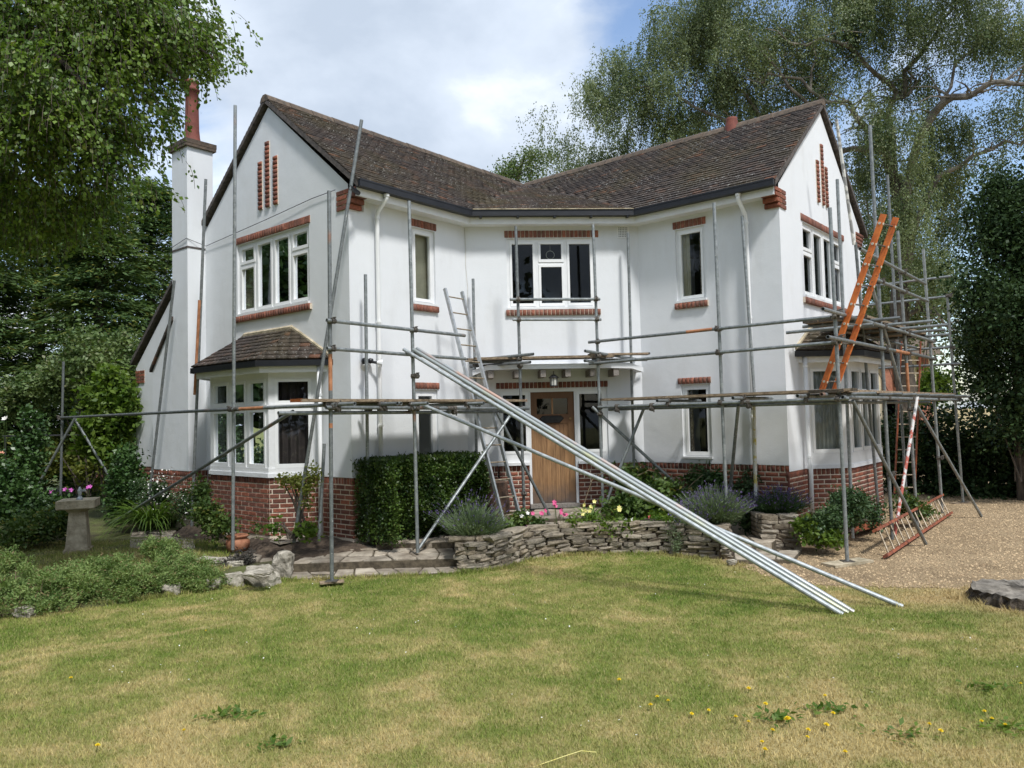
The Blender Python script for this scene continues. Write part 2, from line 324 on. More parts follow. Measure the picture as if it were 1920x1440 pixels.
CUBE_V = np.array([(-.5, -.5, -.5), (.5, -.5, -.5), (.5, .5, -.5), (-.5, .5, -.5), (-.5, -.5, .5), (.5, -.5, .5), (.5, .5, .5), (-.5, .5, .5)])
CUBE_F = np.array([(3, 2, 1, 0), (4, 5, 6, 7), (0, 1, 5, 4), (1, 2, 6, 5), (2, 3, 7, 6), (3, 0, 4, 7)])
# bevelled block: x,y,z half sizes with a chamfer round the face at +y
BLK_V = np.array([(-.5, -.5, -.5), (.5, -.5, -.5), (.5, -.5, .5), (-.5, -.5, .5), (-.5, .3, -.5), (.5, .3, -.5), (.5, .3, .5), (-.5, .3, .5), (-.47, .5, -.42), (.47, .5, -.42), (.47, .5, .42), (-.47, .5, .42)])
BLK_F = np.array([(0, 1, 2, 3), (0, 4, 5, 1), (1, 5, 6, 2), (2, 6, 7, 3), (3, 7, 4, 0), (4, 8, 9, 5), (5, 9, 10, 6), (6, 10, 11, 7), (7, 11, 8, 4), (8, 11, 10, 9)])
TPL = {'cube': (CUBE_V, CUBE_F), 'block': (BLK_V, BLK_F)}
def rough_block(seed):
    r = np.random.default_rng(seed); bm = bmesh.new(); bmesh.ops.create_cube(bm, size=1.0)
    bmesh.ops.subdivide_edges(bm, edges=bm.edges[:], cuts=1, use_grid_fill=True)
    for v in bm.verts:
        k = sum(1 for c in v.co if abs(c) > .4); q = 0.86 if k == 3 else (0.94 if k == 2 else 1.0)
        v.co = Vector([c * q + float(r.normal(0, .045)) for c in v.co])
    bm.verts.index_update(); V = np.array([v.co[:] for v in bm.verts]); F = np.array([[v.index for v in f.verts] for f in bm.faces]); bm.free(); return V, F
for i in range(6): TPL['rough%d' % i] = rough_block(i)
def unit_mesh(tpl, mat):
    key = (tpl, mat)
    if key not in UNIT:
        V, F = TPL[tpl]; me = bpy.data.meshes.new('piece'); me.from_pydata(V.tolist(), [], F.tolist()); me.materials.append(M[mat]); UNIT[key] = me
    return UNIT[key]
def to_px(p):
    d = Vector(p) - Vector((0, 0, CH)); w = d.dot(F_)
    return 960 + FPX * d.dot(CR) / w, 720 - FPX * d.dot(CU) / w, w
def place_pieces(pieces, limit, stuffname):
    """pieces: (name, parent, tpl, mat, Matrix). The `limit` that show largest become objects, the rest one joined part per parent."""
    sc = []
    for p in pieces:
        c = p[4].translation; x, y, w = to_px(c); sx, sy, sz = p[4].to_scale()
        dims = sorted((sx, sy, sz)); a = dims[1] * dims[2] / (w * w)
        if p[2] != 'tilebox': pass
        if not (-20 < x < 1940 and -20 < y < 1460): a *= 0.01
        nrm = (p[4].col[1].to_3d()).normalized() if p[0] != 'roof_tile' else p[4].col[2].to_3d().normalized()
        a *= max(.02, abs(nrm.dot((c - Vector((0, 0, CH))).normalized())))
        sc.append(-a)
    order = np.argsort(sc); rest = {}
    for r, i in enumerate(order):
        name, parent, tpl, mat, mw = pieces[i]
        if r < limit:
            o = bpy.data.objects.new(name, unit_mesh(tpl, mat)); COL.objects.link(o); o.parent = parent
            o.matrix_local = Matrix.Translation(-basis(parent)) @ mw
        else: rest.setdefault((parent.name, tpl, mat, name), []).append(mw)
    for (pn, tpl, mat, name), ms in rest.items():
        V, F = TPL[tpl]; A = np.array([np.array(q) for q in ms]); Vh = np.c_[V, np.ones(len(V))]
        W = np.einsum('kij,nj->kni', A, Vh)[:, :, :3].reshape(-1, 3); FF = (F[None] + (np.arange(len(ms)) * len(V))[:, None, None]).reshape(-1, F.shape[1])
        np_mesh(stuffname(name), W, FF, mat, bpy.data.objects[pn], kind='stuff')
def frame_mat(F, s, z, n, ds, dz, dn, rot=0.0):
    """block of size ds along the wall, dz high, dn thick, its outer face towards +y of the template"""
    o = F(s, z, n); ex = (F(s + 1, z, n) - o); ey = (F(s, z, n + 1) - o); ez = Vector((0, 0, 1))
    m_ = Matrix((ex, ey, ez)).transposed().to_4x4(); m_.translation = o
    return m_ @ Matrix.Rotation(rot, 4, 'Y') @ Matrix.Diagonal((ds, dn, dz, 1))
# ---------------------------------------------------------------- leaves
def unitv(a): return a / np.maximum(np.linalg.norm(a, axis=1, keepdims=True), 1e-9)
def leaves(name, Pn, size, mat, parent=None, axis=None, up=0.5, aspect=0.62, fold=0.12, rng=RNG, droop=0.0, **kw):
    n = len(Pn)
    if axis is None: axis = rng.normal(size=(n, 3)) * (1, 1, .7) - np.array((0, 0, droop))
    ax = unitv(axis); nr = unitv(rng.normal(size=(n, 3)) + np.array((0, 0, up)))
    sd = unitv(np.cross(ax, nr)); nn = np.cross(sd, ax)
    sz = (size * rng.uniform(.65, 1.35, n))[:, None] if np.isscalar(size) else size[:, None]
    b = Pn; t = Pn + ax * sz; md = Pn + ax * sz * .45 - nn * sz * fold
    l = md + sd * sz * aspect * .5 + nn * sz * fold * 1.6; r = md - sd * sz * aspect * .5 + nn * sz * fold * 1.6
    V = np.stack([b, l, t, r], 1).reshape(-1, 3); F = np.arange(4 * n).reshape(n, 4)
    return np_mesh(name, V, F, mat, parent, **kw)
def clumpy(blobs, nclump, nleaf, sig, rng=RNG, shell=2.0, sink=0.0):
    """points in clumps spread through ellipsoids; blobs (centre, (rx, ry, rz))"""
    w = np.array([b[1][0] * b[1][1] * b[1][2] for b in blobs]) ** .75; w /= w.sum()
    k = rng.choice(len(blobs), nclump, p=w); d = unitv(rng.normal(size=(nclump, 3))); r = rng.random(nclump) ** (1 / shell / 1.5)
    C_ = np.array([tuple(b[0]) for b in blobs])[k] + d * r[:, None] * np.array([b[1] for b in blobs])[k]
    wt = rng.gamma(2.0, 1.0, nclump); wt /= wt.sum()
    j = rng.choice(nclump, nleaf, p=wt); sg = np.array(sig) if hasattr(sig, '__len__') else np.array((sig,) * 3)
    off = rng.normal(size=(nleaf, 3)) * sg * rng.uniform(.6, 1.4, nclump)[j][:, None]
    off[:, 2] -= np.abs(off[:, 2]) * sink
    return C_[j] + off, d[j], C_
# ---------------------------------------------------------------- frames of the house walls
A = Vector((-2.44154, 11.42425)); B = Vector((-0.80011, 13.36014)); C = Vector((2.34438, 13.58365)); D = Vector((4.32170, 11.90710))
u = Vector((0.762732, -0.646715)); v = Vector((0.646715, 0.762732)); w = Vector((0.997483, 0.070900)); nC = Vector((0.0709, -0.997483))
def Fr(o, d, n):
    def f(s, z, k=0.0):
        q = o + d * s + n * k; return Vector((q.x, q.y, z))
    return f
GL = Fr(A, -u, -v); SL = Fr(A, v, u); CE = Fr(B, w, nC); SR = Fr(C, u, -v); GR = Fr(D, v, u)
LB = (B - A).length; LC = (C - B).length; LD = (D - C).length; GW = 4.352; LG = 7.39
ZP, ZE = 1.22, 5.50
house = thing('house', (0.5, 15.5, 0.2), 'white rendered two storey house with brown tiled roofs and brick plinth behind the scaffold', 'house')
BR = []      # bricks
TL = []      # tiles
def wall(F, poly, holes, mat='render', reveal=0.12, name='wall', n=0.0):
    loops = [[Vector((a, b, 0)) for a, b in poly]] + [[Vector((a, b, 0)) for a, b in ((s0, z0), (s0, z1), (s1, z1), (s1, z0))] for s0, s1, z0, z1 in holes]
    tris = tessellate_polygon(loops); pts = [p for l in loops for p in l]
    mb = MB(); mb.add([F(p.x, p.y, n) for p in pts], [tuple(t) for t in tris])
    for s0, s1, z0, z1 in holes:
        for (a, b, c, d_) in ((s0, z0, s0, z1), (s0, z1, s1, z1), (s1, z1, s1, z0), (s1, z0, s0, z0)):
            mb.quad(F(a, b, n), F(c, d_, n), F(c, d_, n - reveal), F(a, b, n - reveal))
    return mb.build(name, mat, house)
HG = [(1.03, 3.23, 3.99, 5.29)]
RK = 0.835
apex = (GW / 2, 7.53)
wall(GL, [(0, ZP), (LG, ZP), (LG, 3.31), apex, (0, 5.71)], HG)
wall(SL, [(0, ZP), (LB, ZP), (LB, 5.6), (0, 5.6)], [(1.30, 1.82, 3.99, 5.28), (1.30, 1.82, 1.30, 2.57)])
CEh = [(0.757, 2.37, 3.99, 5.28), (0.535, 2.51, ZP + 0.0005, 2.57)]
wall(CE, [(0, ZP), (0.535, ZP), (0.535, 2.57), (2.51, 2.57), (2.51, ZP), (LC, ZP), (LC, 5.6), (0, 5.6)], CEh[:1])
mb = MB()
for (a, b, c, d_) in ((0.535, 0.40, 0.535, 2.57), (0.535, 2.57, 2.51, 2.57), (2.51, 2.57, 2.51, 0.40)): mb.quad(CE(a, b, 0), CE(c, d_, 0), CE(c, d_, -.14), CE(a, b, -.14))
mb.build('door_reveal', 'render', house)
wall(SR, [(0, ZP), (LD, ZP), (LD, 5.6), (0, 5.6)], [(0.745, 1.30, 3.99, 5.28), (0.77, 1.31, 1.30, 2.57)])
wall(GR, [(0, ZP - .1), (GW, ZP - .1), (GW, 5.71), apex, (0, 5.71)], HG)
# back of the house; inner walls and floors added as dark window backing
MB().add([GL(LG, 0, 0), GL(LG, 0, -7.0), GL(LG, 3.3, -7.0), GL(LG, 3.3, 0)], [(0, 1, 2, 3)]).build('wall', 'render', house)
bk = A - u * GW + v * 6.95; bk2 = D + v * GW - u * 6.95
MB().add([(A.x - GW * u.x, A.y - GW * u.y, 0), (bk.x, bk.y, 0), (bk.x, bk.y, 5.7), (A.x - GW * u.x, A.y - GW * u.y, 5.7)], [(0, 1, 2, 3)]).build('wall', 'render', house)
MB().add([GR(GW, 0), (bk2.x, bk2.y, 0), (bk2.x, bk2.y, 5.7), GR(GW, 5.7)], [(0, 1, 2, 3)]).build('wall', 'render', house)
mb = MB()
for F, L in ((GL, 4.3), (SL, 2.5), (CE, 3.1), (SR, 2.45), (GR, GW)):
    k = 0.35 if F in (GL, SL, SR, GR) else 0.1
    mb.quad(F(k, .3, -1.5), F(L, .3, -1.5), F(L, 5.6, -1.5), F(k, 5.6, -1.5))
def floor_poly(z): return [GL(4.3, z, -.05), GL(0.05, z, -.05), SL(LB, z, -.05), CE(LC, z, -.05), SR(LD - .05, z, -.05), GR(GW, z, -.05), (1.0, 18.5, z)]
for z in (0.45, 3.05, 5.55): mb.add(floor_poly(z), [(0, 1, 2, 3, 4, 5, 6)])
mb.build('dark_room_backing', 'inside', house)
# ---------------------------------------------------------------- brickwork
def bricks(parent, F, s0, s1, z0, z1, n=0.0, mat='brick', first=0.0, thick=0.03, half=False, jit=0.003):
    H, Lb, g = 0.075, 0.2225, 0.0155; k = 0; z = z1
    while z > z0 + 0.02:
        zb = max(z - H, z0); off = first + (Lb / 2 if k % 2 else 0); s = s0 - off
        while s < s1 - .02:
            a = max(s, s0); b_ = min(s + Lb, s1)
            if b_ - a > .035: BR.append(('brick', parent, 'block', mat, frame_mat(F, (a + b_) / 2, (z + zb) / 2, n - thick / 2 + random.uniform(-jit, jit), b_ - a - g, z - zb - g, thick, random.uniform(-.006, .006))))
            s += Lb
        z -= H; k += 1
def soldier(parent, F, s0, s1, z0, z1, n=0.0, mat='brick_warm', thick=0.06, pitch=0.0745, jit=0.003):
    k = max(1, round((s1 - s0) / pitch)); p = (s1 - s0) / k
    for i in range(k): BR.append(('brick', parent, 'block', mat, frame_mat(F, s0 + (i + .5) * p, (z0 + z1) / 2, n - thick / 2 + random.uniform(-jit, jit), p - .012, z1 - z0, thick, random.uniform(-.012, .012))))
def plinth(F, s0, s1, z0, n=-0.005, ztop=ZP):
    p = MB().fbox(F, s0 + .02, s1 - .02, z0 - .3, ztop - .002, n - .15, n - .007).build('plinth', 'mortar', house)
    soldier(p, F, s0, s1, ztop - .105, ztop - .004, n, 'brick', .05); bricks(p, F, s0, s1, z0, ztop - .112, n, 'brick', random.random() * .2)
    return p
plinth(GL, 0.0, 0.86, .30); plinth(GL, 3.74, 4.38, .30); plinth(GL, 5.84, LG, .55)
plinth(Fr(A - u * 4.38, -v, u), -.05, .335, .4, n=0.0)
plinth(Fr(A - v * .345, -u, -v), 4.375, 5.84, .45, n=0.0)
plinth(SL, 0.0, .55, .30); plinth(SL, .55, LB, .9); plinth(CE, .0, .535, .40); plinth(CE, 2.51, LC, .42)
plinth(SR, 0.0, LD, .35); plinth(GR, 0.0, .86, .15, ztop=ZP - .1); plinth(GR, 3.74, GW, .15, ztop=ZP - .1)
CEs = Fr(B - nC * .0, w, nC)
for a, b_ in ((.535, 1.085), (1.955, 2.51)): plinth(CE, a, b_, .42, n=-.03)
def lintel(name, F, s0, s1, z0, z1, n=0.03, **k):
    p = MB().fbox(F, s0, s1, z0 + .004, z1 - .004, -.1, n - .016).build(name, 'mortar', house); soldier(p, F, s0, s1, z0, z1, n, **k); return p
for F, a, b_ in ((GL, .985, 3.275), (GR, .95, 3.27)):
    lintel('lintel', F, a, b_, 5.296, 5.417, .02); lintel('brick_sill', F, a - .02, b_ + .02, 3.885, 3.985, .055)
for F, a, b_ in ((SL, 1.265, 1.853), (CE, .722, 2.432), (SR, .71, 1.335)):
    lintel('lintel', F, a, b_, 5.293, 5.417, .02); lintel('brick_sill', F, a, b_, 3.885, 3.985, .05)
lintel('lintel', SL, 1.265, 1.853, 2.583, 2.69, .02); lintel('lintel', SR, .71, 1.33, 2.58, 2.685, .02); lintel('lintel', CE, .515, 2.525, 2.583, 2.69, .02, mat='brick')
for F in (GL, GR):
    for s0, s1, z1 in (((2.372, 2.477, 6.628), (2.139, 2.252, 6.93), (1.895, 2.009, 6.618)) if F is GL else ((1.83, 1.935, 6.544), (2.09, 2.195, 6.90), (2.29, 2.395, 6.528))):
        p = MB().fbox(F, s0, s1, 5.78, z1, -.05, .012).build('brick_strip', 'mortar', house); z = 5.78; k = round((z1 - 5.78) / .0765); h = (z1 - 5.78) / k
        for i in range(k): BR.append(('brick', p, 'block', 'brick', frame_mat(F, (s0 + s1) / 2 + random.uniform(-.002, .002), z + (i + .5) * h, .012, s1 - s0 - .004, h - .010, .05, random.uniform(-.006, .006))))
# corbelled brick kneelers under the eaves
for F, o in ((GL, A), (GR, D)):
    p = MB().fbox(F, 0.0, .275, 5.325, 5.64, -.3, .004).build('kneeler', 'mortar', house)
    for k in range(4):
        out = .055 + .062 * k; z = 5.32 + k * .08
        for a, b_ in ((-out, .105), (.105, .28)) if k % 2 else ((-out, .03), (.03, .28)): BR.append(('brick', p, 'block', 'brick', frame_mat(F, (a + b_) / 2, z + .04, -.10, b_ - a - .008, .07, .24)))
p = MB().fbox(GR, GW - .28, GW, 5.33, 5.63, -.3, .004).build('kneeler', 'mortar', house)
for k in range(4): BR.append(('brick', p, 'block', 'brick', frame_mat(GR, GW - .1 + .03 * k, 5.36 + k * .08, -.1, .36 + .06 * k, .07, .24)))
p = MB().fbox(GL, LG - .42, LG, 2.98, 3.25, -.3, .004).build('kneeler', 'mortar', house)
for k in range(4):
    for a in (0, 1): BR.append(('brick', p, 'block', 'brick', frame_mat(GL, LG - .32 + a * .21, 3.01 + k * .07, -.1, .2, .06, .24)))
# ---------------------------------------------------------------- windows
def window(F, s0, s1, z0, z1, lights, n=-.05, fan=(), transom=None, bar=.055, name='window', out=True, lab=None):
    """lights: number of equal lights; fan: indices with a small top light; transom: height of the bar"""
    fr = MB(); d0, d1 = n - .06, n + .01; b = bar
    fr.fbox(F, s0, s0 + b, z0, z1, d0, d1).fbox(F, s1 - b, s1, z0, z1, d0, d1).fbox(F, s0 + b, s1 - b, z1 - b, z1, d0, d1).fbox(F, s0 + b, s1 - b, z0, z0 + b * 1.2, d0, d1)
    win = fr.build(name, 'paint', house, label=lab)
    MB().fbox(F, s0 - .01, s1 + .01, z0 - .001, z0 + .035, d1 + .001, n + .09).build('sill', 'paint', win)
    W_ = (s1 - s0 - b) / lights
    for i in range(1, lights):
        c = s0 + b / 2 + W_ * i; MB().fbox(F, c - b / 2, c + b / 2, z0 + b * 1.2, z1 - b, d0 + .002, d1 - .002).build('mullion', 'paint', win)
    for i in range(lights):
        a = s0 + b / 2 + W_ * i + b / 2 + .002; c = a + W_ - b - .004
        cells = [(z0 + b * 1.2 + .002, z1 - b - .002)]
        if i in fan:
            zt = transom; cells = [(cells[0][0], zt - .022), (zt + .022, cells[0][1])]
            MB().fbox(F, a - .002, c + .002, zt - .02, zt + .02, d0 + .002, d1 - .004).build('transom', 'paint', win)
        for (y0, y1) in cells:
            q = .042; sm = MB(); e0, e1 = n - .05, n + .018
            sm.fbox(F, a, a + q, y0, y1, e0, e1).fbox(F, c - q, c, y0, y1, e0, e1).fbox(F, a + q, c - q, y1 - q, y1, e0, e1).fbox(F, a + q, c - q, y0, y0 + q * 1.25, e0, e1)
            sm.build('sash', 'upvc', win)
            MB().quad(F(a + q, y0 + q, n - .02), F(c - q, y0 + q, n - .02), F(c - q, y1 - q, n - .02), F(a + q, y1 - q, n - .02)).build('pane', 'glass', win)
    return win
window(GL, 1.03, 3.23, 3.99, 5.29, 4, fan=(0, 3), transom=4.90)
window(GR, 1.03, 3.23, 3.99, 5.29, 4, fan=(0, 3), transom=4.80)
window(CE, .757, 2.37, 3.99, 5.28, 3, fan=(1,), transom=4.83)
window(SL, 1.30, 1.82, 3.99, 5.28, 1, bar=.05); window(SR, .745, 1.30, 3.99, 5.28, 1, bar=.05)
window(SL, 1.30, 1.82, 1.30, 2.57, 1, bar=.06, fan=(0,), transom=2.28); window(SR, .77, 1.31, 1.30, 2.57, 1, bar=.05)
# door and side lights
frm = MB()
for a, b_ in ((.535, .585), (1.085, 1.128), (1.912, 1.957), (2.46, 2.51)): frm.fbox(CE, a, b_, .50 if .6 < a < 2.4 else ZP + .05, 2.57, -.13, -.035)
for a, b_ in ((.585, 1.085), (1.128, 1.912), (1.957, 2.46)): frm.fbox(CE, a, b_, 2.515, 2.57, -.13, -.035)
for a, b_ in ((.585, 1.085), (1.957, 2.46)): frm.fbox(CE, a, b_, ZP + .05, 1.42, -.13, -.037)
frm.fbox(CE, .52, 1.085, ZP, ZP + .05, -.13, .03); frm.fbox(CE, 1.957, 2.525, ZP, ZP + .05, -.13, .03)
dframe = frm.build('door_frame', 'paint', house)
for a, b_, tr in ((.585, 1.085, True), (1.957, 2.46, False)):
    q = .05
    sm = MB().fbox(CE, a, a + q, 1.42, 2.515, -.12, -.03).fbox(CE, b_ - q, b_, 1.42, 2.515, -.12, -.03).fbox(CE, a + q, b_ - q, 1.42, 1.42 + q, -.12, -.03).fbox(CE, a + q, b_ - q, 2.515 - q, 2.515, -.12, -.03)
    if tr: sm.fbox(CE, a + q, b_ - q, 2.22, 2.27, -.12, -.03)
    sl = sm.build('side_light', 'upvc', house)
    MB().quad(CE(a + q, 1.47, -.08), CE(b_ - q, 1.47, -.08), CE(b_ - q, 2.465, -.08), CE(a + q, 2.465, -.08)).build('pane', 'glass', sl)
S0, S1, Z0, Z1 = 1.131, 1.909, .535, 2.512
dm = MB().fbox(CE, S0, S0 + .11, Z0, Z1, -.11, -.065).fbox(CE, S1 - .11, S1, Z0, Z1, -.11, -.065).fbox(CE, S0 + .11, S1 - .11, 2.395, Z1, -.11, -.065).fbox(CE, S0 + .11, S1 - .11, 1.95, 2.115, -.11, -.067)
door = dm.build('door', 'oak_low', house)
MB().fbox(CE, 1.505, 1.535, 2.115, 2.395, -.105, -.072).build('glazing_bar', 'oak', door)
for a, b_ in ((S0 + .11, 1.505), (1.535, S1 - .11)): MB().quad(CE(a, 2.115, -.09), CE(b_, 2.115, -.09), CE(b_, 2.395, -.09), CE(a, 2.395, -.09)).build('pane', 'glass', door)
k = 7; pw = (S1 - S0 - .22) / k
for i in range(k): MB().fbox(CE, S0 + .11 + i * pw + .002, S0 + .11 + (i + 1) * pw - .002, Z0 + .002, 1.95, -.105, -.075 - .002 * (i % 2)).build('plank', 'oak_low', door)
ob = MB(); ob.add([CE(s, z, -.045) for s, z in ((1.30, 2.035), (1.35, 2.08), (1.66, 2.08), (1.71, 2.035), (1.64, 1.965), (1.37, 1.965))] + [CE(s, z, -.07) for s, z in ((1.28, 2.035), (1.34, 2.09), (1.67, 2.09), (1.73, 2.035), (1.65, 1.955), (1.36, 1.955))],
    [(0, 1, 2, 3, 4, 5)] + [(i, (i + 1) % 6, 6 + (i + 1) % 6, 6 + i) for i in range(6)])
ob.fbox(CE, 1.36, 1.65, 2.005, 2.045, -.05, -.03); ob.build('letter_plate', 'iron', door)
MB().tube(CE(1.84, 2.03, -.07), CE(1.84, 2.03, -.045), .02, 12, False).build('lock', 'brass', door)
MB().fbox(CE, 1.83, 1.87, 1.50, 1.66, -.07, -.055).tube(CE(1.85, 1.59, -.06), CE(1.85, 1.59, -.02), .012, 8, False).tube(CE(1.85, 1.59, -.02), CE(1.73, 1.59, -.02), .011, 8, False).build('handle', 'iron', door)
MB().fbox(CE, 1.08, 1.96, .46, .53, -.14, .06).build('threshold', 'beam', house)
# canopy over the door
mb = MB(); prof = [(.10, 2.90), (.35, 2.985), (.9, 2.99), (2.4, 2.985), (2.85, 2.97), (3.05, 2.90)]
for i in range(len(prof) - 1):
    (a, za), (b_, zb) = prof[i], prof[i + 1]
    mb.hexa([CE(a, za - .075, 0), CE(b_, zb - .075, 0), CE(b_, zb - .095, .52), CE(a, za - .095, .52), CE(a, za + .02, 0), CE(b_, zb + .02, 0), CE(b_, zb - .01, .52), CE(a, za - .01, .52)])
canopy = mb.build('door_canopy', 'render', house)
for s in (.41, .86, 1.31, 1.74, 2.17, 2.58):
    MB().fbox(CE, s - .045, s + .045, 2.755, 2.88, .002, .50).build('rafter', 'beam', canopy)
lt = thing('porch_lantern', CE(1.5, 2.60, .40), 'small dark lantern hanging under the door canopy', 'lantern')
c = CE(1.5, 0, .40); MB().lathe((c.x, c.y, 0), [(0, 2.80), (.03, 2.80), (.09, 2.745), (.085, 2.735), (.07, 2.735), (.0, 2.735)], 8).tube((c.x, c.y, 2.80), (c.x, c.y, 2.86), .008, 6, False).build('lid', 'dark_metal', lt)
MB().lathe((c.x, c.y, 0), [(.055, 2.61), (.062, 2.735)], 8).build('glass_body', 'lamp_glass', lt)
mb = MB()
for i in range(8):
    t = 2 * math.pi * i / 8; e = Vector((math.cos(t), math.sin(t), 0)); mb.tube(Vector((c.x, c.y, 2.60)) + e * .057, Vector((c.x, c.y, 2.74)) + e * .066, .005, 5, False)
mb.lathe((c.x, c.y, 0), [(0, 2.595), (.065, 2.595), (.065, 2.612), (0, 2.612)], 8).build('frame', 'dark_metal', lt)
MB().path([CE(.015, 5.47, .004), CE(.03, 5.1, .004), CE(.022, 4.8, .004), CE(.05, 4.4, .004), CE(.045, 4.1, .004), CE(.075, 3.7, .004), CE(.07, 3.3, .004)], .003, 4).build('crack', 'concrete', house)
# air brick
ab = MB().fbox(CE, 2.775, 2.99, 5.27, 5.49, -.02, .012).build('air_brick', 'paint', house)
mb = MB()
for i in range(6):
    for j in range(6): mb.fbox(CE, 2.80 + i * .029, 2.815 + i * .029, 5.292 + j * .031, 5.310 + j * .031, .0121, .0135)
mb.build('vent_hole', 'grille', ab, kind='stuff')
# ---------------------------------------------------------------- canted bays
def bay(F, nd, zp, seed, transom=True):
    """F wall frame; body points (s, n)"""
    def off(o): return [(.85 - 1.4142 * o, 0), (1.39 - .4142 * o, .54 + o), (3.21 + .4142 * o, .54 + o), (3.75 + 1.4142 * o, 0)]
    def faces(o):
        pt = off(o); fs = []
        for i in range(3):
            a, b_ = F(pt[i][0], 0, pt[i][1]), F(pt[i + 1][0], 0, pt[i + 1][1]); d_ = Vector((b_.x - a.x, b_.y - a.y)); L = d_.length; d_.normalize()
            o0, on = F(pt[i][0], 0, 0), F(pt[i][0], 0, 1); nn = Vector((d_.y, -d_.x)); 
            mid = F(2.3, 0, -1); 
            if nn.dot(Vector((a.x - mid.x, a.y - mid.y))) < 0: nn = -nn
            fs.append((Fr(Vector((a.x, a.y)), d_, nn), L))
        return fs
    def ring(mb, o0, o1, z0, z1):
        p0, p1 = off(o0), off(o1)
        for i in range(3):
            mb.hexa([F(p0[i][0], z0, p0[i][1]), F(p0[i + 1][0], z0, p0[i + 1][1]), F(p1[i + 1][0], z0, p1[i + 1][1]), F(p1[i][0], z0, p1[i][1]),
                     F(p0[i][0], z1, p0[i][1]), F(p0[i + 1][0], z1, p0[i + 1][1]), F(p1[i + 1][0], z1, p1[i + 1][1]), F(p1[i][0], z1, p1[i][1])])
        return mb
    zt = zp
    pl = ring(MB(), -.10, -.008, .05, zt - .012).build('bay_plinth', 'mortar', house)
    for (f, L) in faces(0.0):
        soldier(pl, f, 0, L, zt - .112, zt - .012, 0, 'brick', .05, jit=.002); bricks(pl, f, 0.0, L, .30 if seed == 0 else .10, zt - .118, 0, 'brick', first=.06, thick=.04)
    ring(MB(), -.1, .03, zt - .012, zt + .055).build('bay_sill', 'concrete' if seed == 9 else 'render', house)
    body = ring(MB(), -.09, .012, zt + .055, 1.365)
    ring(MB(), -.09, .0, 2.80, 2.90).build('bay_head', 'paint', house)
    pts = off(0.0); inn = off(-.09)
    body = body.build('bay_panel', 'paint', house)
    zb, ztp = 1.365, 2.80
    for fi, (f, L) in enumerate(faces(0.0)):
        nl = 3 if fi == 1 else 1; e = .085 if fi == 1 else .10
        mb = MB().fbox(f, 0.0, e, zb, ztp, -.085, -.002).fbox(f, L - e, L, zb, ztp, -.085, -.002); 
        mb.fbox(f, e, L - e, 2.30, 2.365, -.08, -.002).fbox(f, e, L - e, ztp - .03, ztp, -.08, -.004); 
        if fi < 2 or seed: mb.fbox(f, -.02, L + .02, 2.345, 2.366, -.01, .035)
        wn = mb.build('bay_window', 'paint', house)
        W_ = (L - 2 * e) / nl
        for i in range(nl):
            a = e + i * W_; c_ = a + W_
            if i: MB().fbox(f, a - .03, a + .03, zb, 2.30, -.08, -.003).fbox(f, a - .03, a + .03, 2.366, ztp - .03, -.08, -.003).build('mullion', 'paint', wn)
            a += .032 if i else 0; c_ -= .032 if i < nl - 1 else 0
            for y0, y1 in ((zb + .002, 2.298), (2.368, ztp - .032)):
                q = .045; sm = MB().fbox(f, a, a + q, y0, y1, -.07, .008).fbox(f, c_ - q, c_, y0, y1, -.07, .008).fbox(f, a + q, c_ - q, y1 - q, y1, -.07, .008).fbox(f, a + q, c_ - q, y0, y0 + q * 1.3, -.07, .008)
                sm.build('sash', 'upvc', wn)
                MB().quad(f(a + q, y0 + q, -.03), f(c_ - q, y0 + q, -.03), f(c_ - q, y1 - q, -.03), f(a + q, y1 - q, -.03)).build('pane', 'glass', wn)
    ring(MB(), -.15, .20, 2.885, 2.898).build('bay_soffit', 'paint', house)
    ring(MB(), .17, .205, 2.86, 3.0).build('bay_fascia', 'paint', house)
    ring(MB(), .207, .295, 2.955, 3.045).build('gutter', 'black', house)
    # roof
    o = .27; pe = off(o); top = [(1.50, 0.02), (1.50, .02), (2.95, .02), (2.95, .02)]; z0, z1 = 3.045, 3.60
    base = MB(); E = [F(a, z0, b_) for a, b_ in pe]; T_ = [F(a, z1, b_) for a, b_ in top]
    base.add(E + [T_[1], T_[2]], [(0, 1, 4), (1, 2, 5, 4), (2, 3, 5)]); base = base.build('bay_roof', 'verge', house)
    # tiles
    for fi, quad in enumerate(((E[0], E[1], T_[1], T_[1]), (E[1], E[2], T_[2], T_[1]), (E[2], E[3], T_[2], T_[2]))):
        if fi == 2 and seed == 0: pass
        e0, e1, t1, t0 = quad; ex = (e1 - e0).normalized(); nz = ex.cross((t0 + t1) * .5 - (e0 + e1) * .5).normalized()
        if nz.z < 0: nz = -nz
        ey = nz.cross(ex); ey = ey if ey.z > 0 else -ey; H = ((t0 + t1) * .5 - e0).dot(ey); nk = 8
        for k in range(nk):
            f0, f1 = k / nk, (k + 1) / nk; a0 = e0.lerp(t0, f0 + .02); a1 = e1.lerp(t1, f0 + .02); L = (a1 - a0).length
            st = (k % 2) * .085 + random.uniform(-.01, .01); x = -st
            while x < L - .03:
                xa, xb = max(x, 0), min(x + .168, L)
                if xb - xa > .04:
                    cc = a0 + ex * ((xa + xb) / 2) + ey * (H / nk * .5) + nz * (.022 + random.uniform(-.002, .003))
                    mm = Matrix((ex, ey, nz)).transposed().to_4x4() @ Matrix.Rotation(R(-7 + random.uniform(-1.2, 1.2)), 4, 'X') @ Matrix.Rotation(random.uniform(-.012, .012), 4, 'Z')
                    mm = Matrix.Translation(cc) @ mm @ Matrix.Diagonal((xb - xa - .004, H / nk * 1.3, .020, 1)); TL.append(('roof_tile', base, 'cube', 'tile', mm))
                x += .168
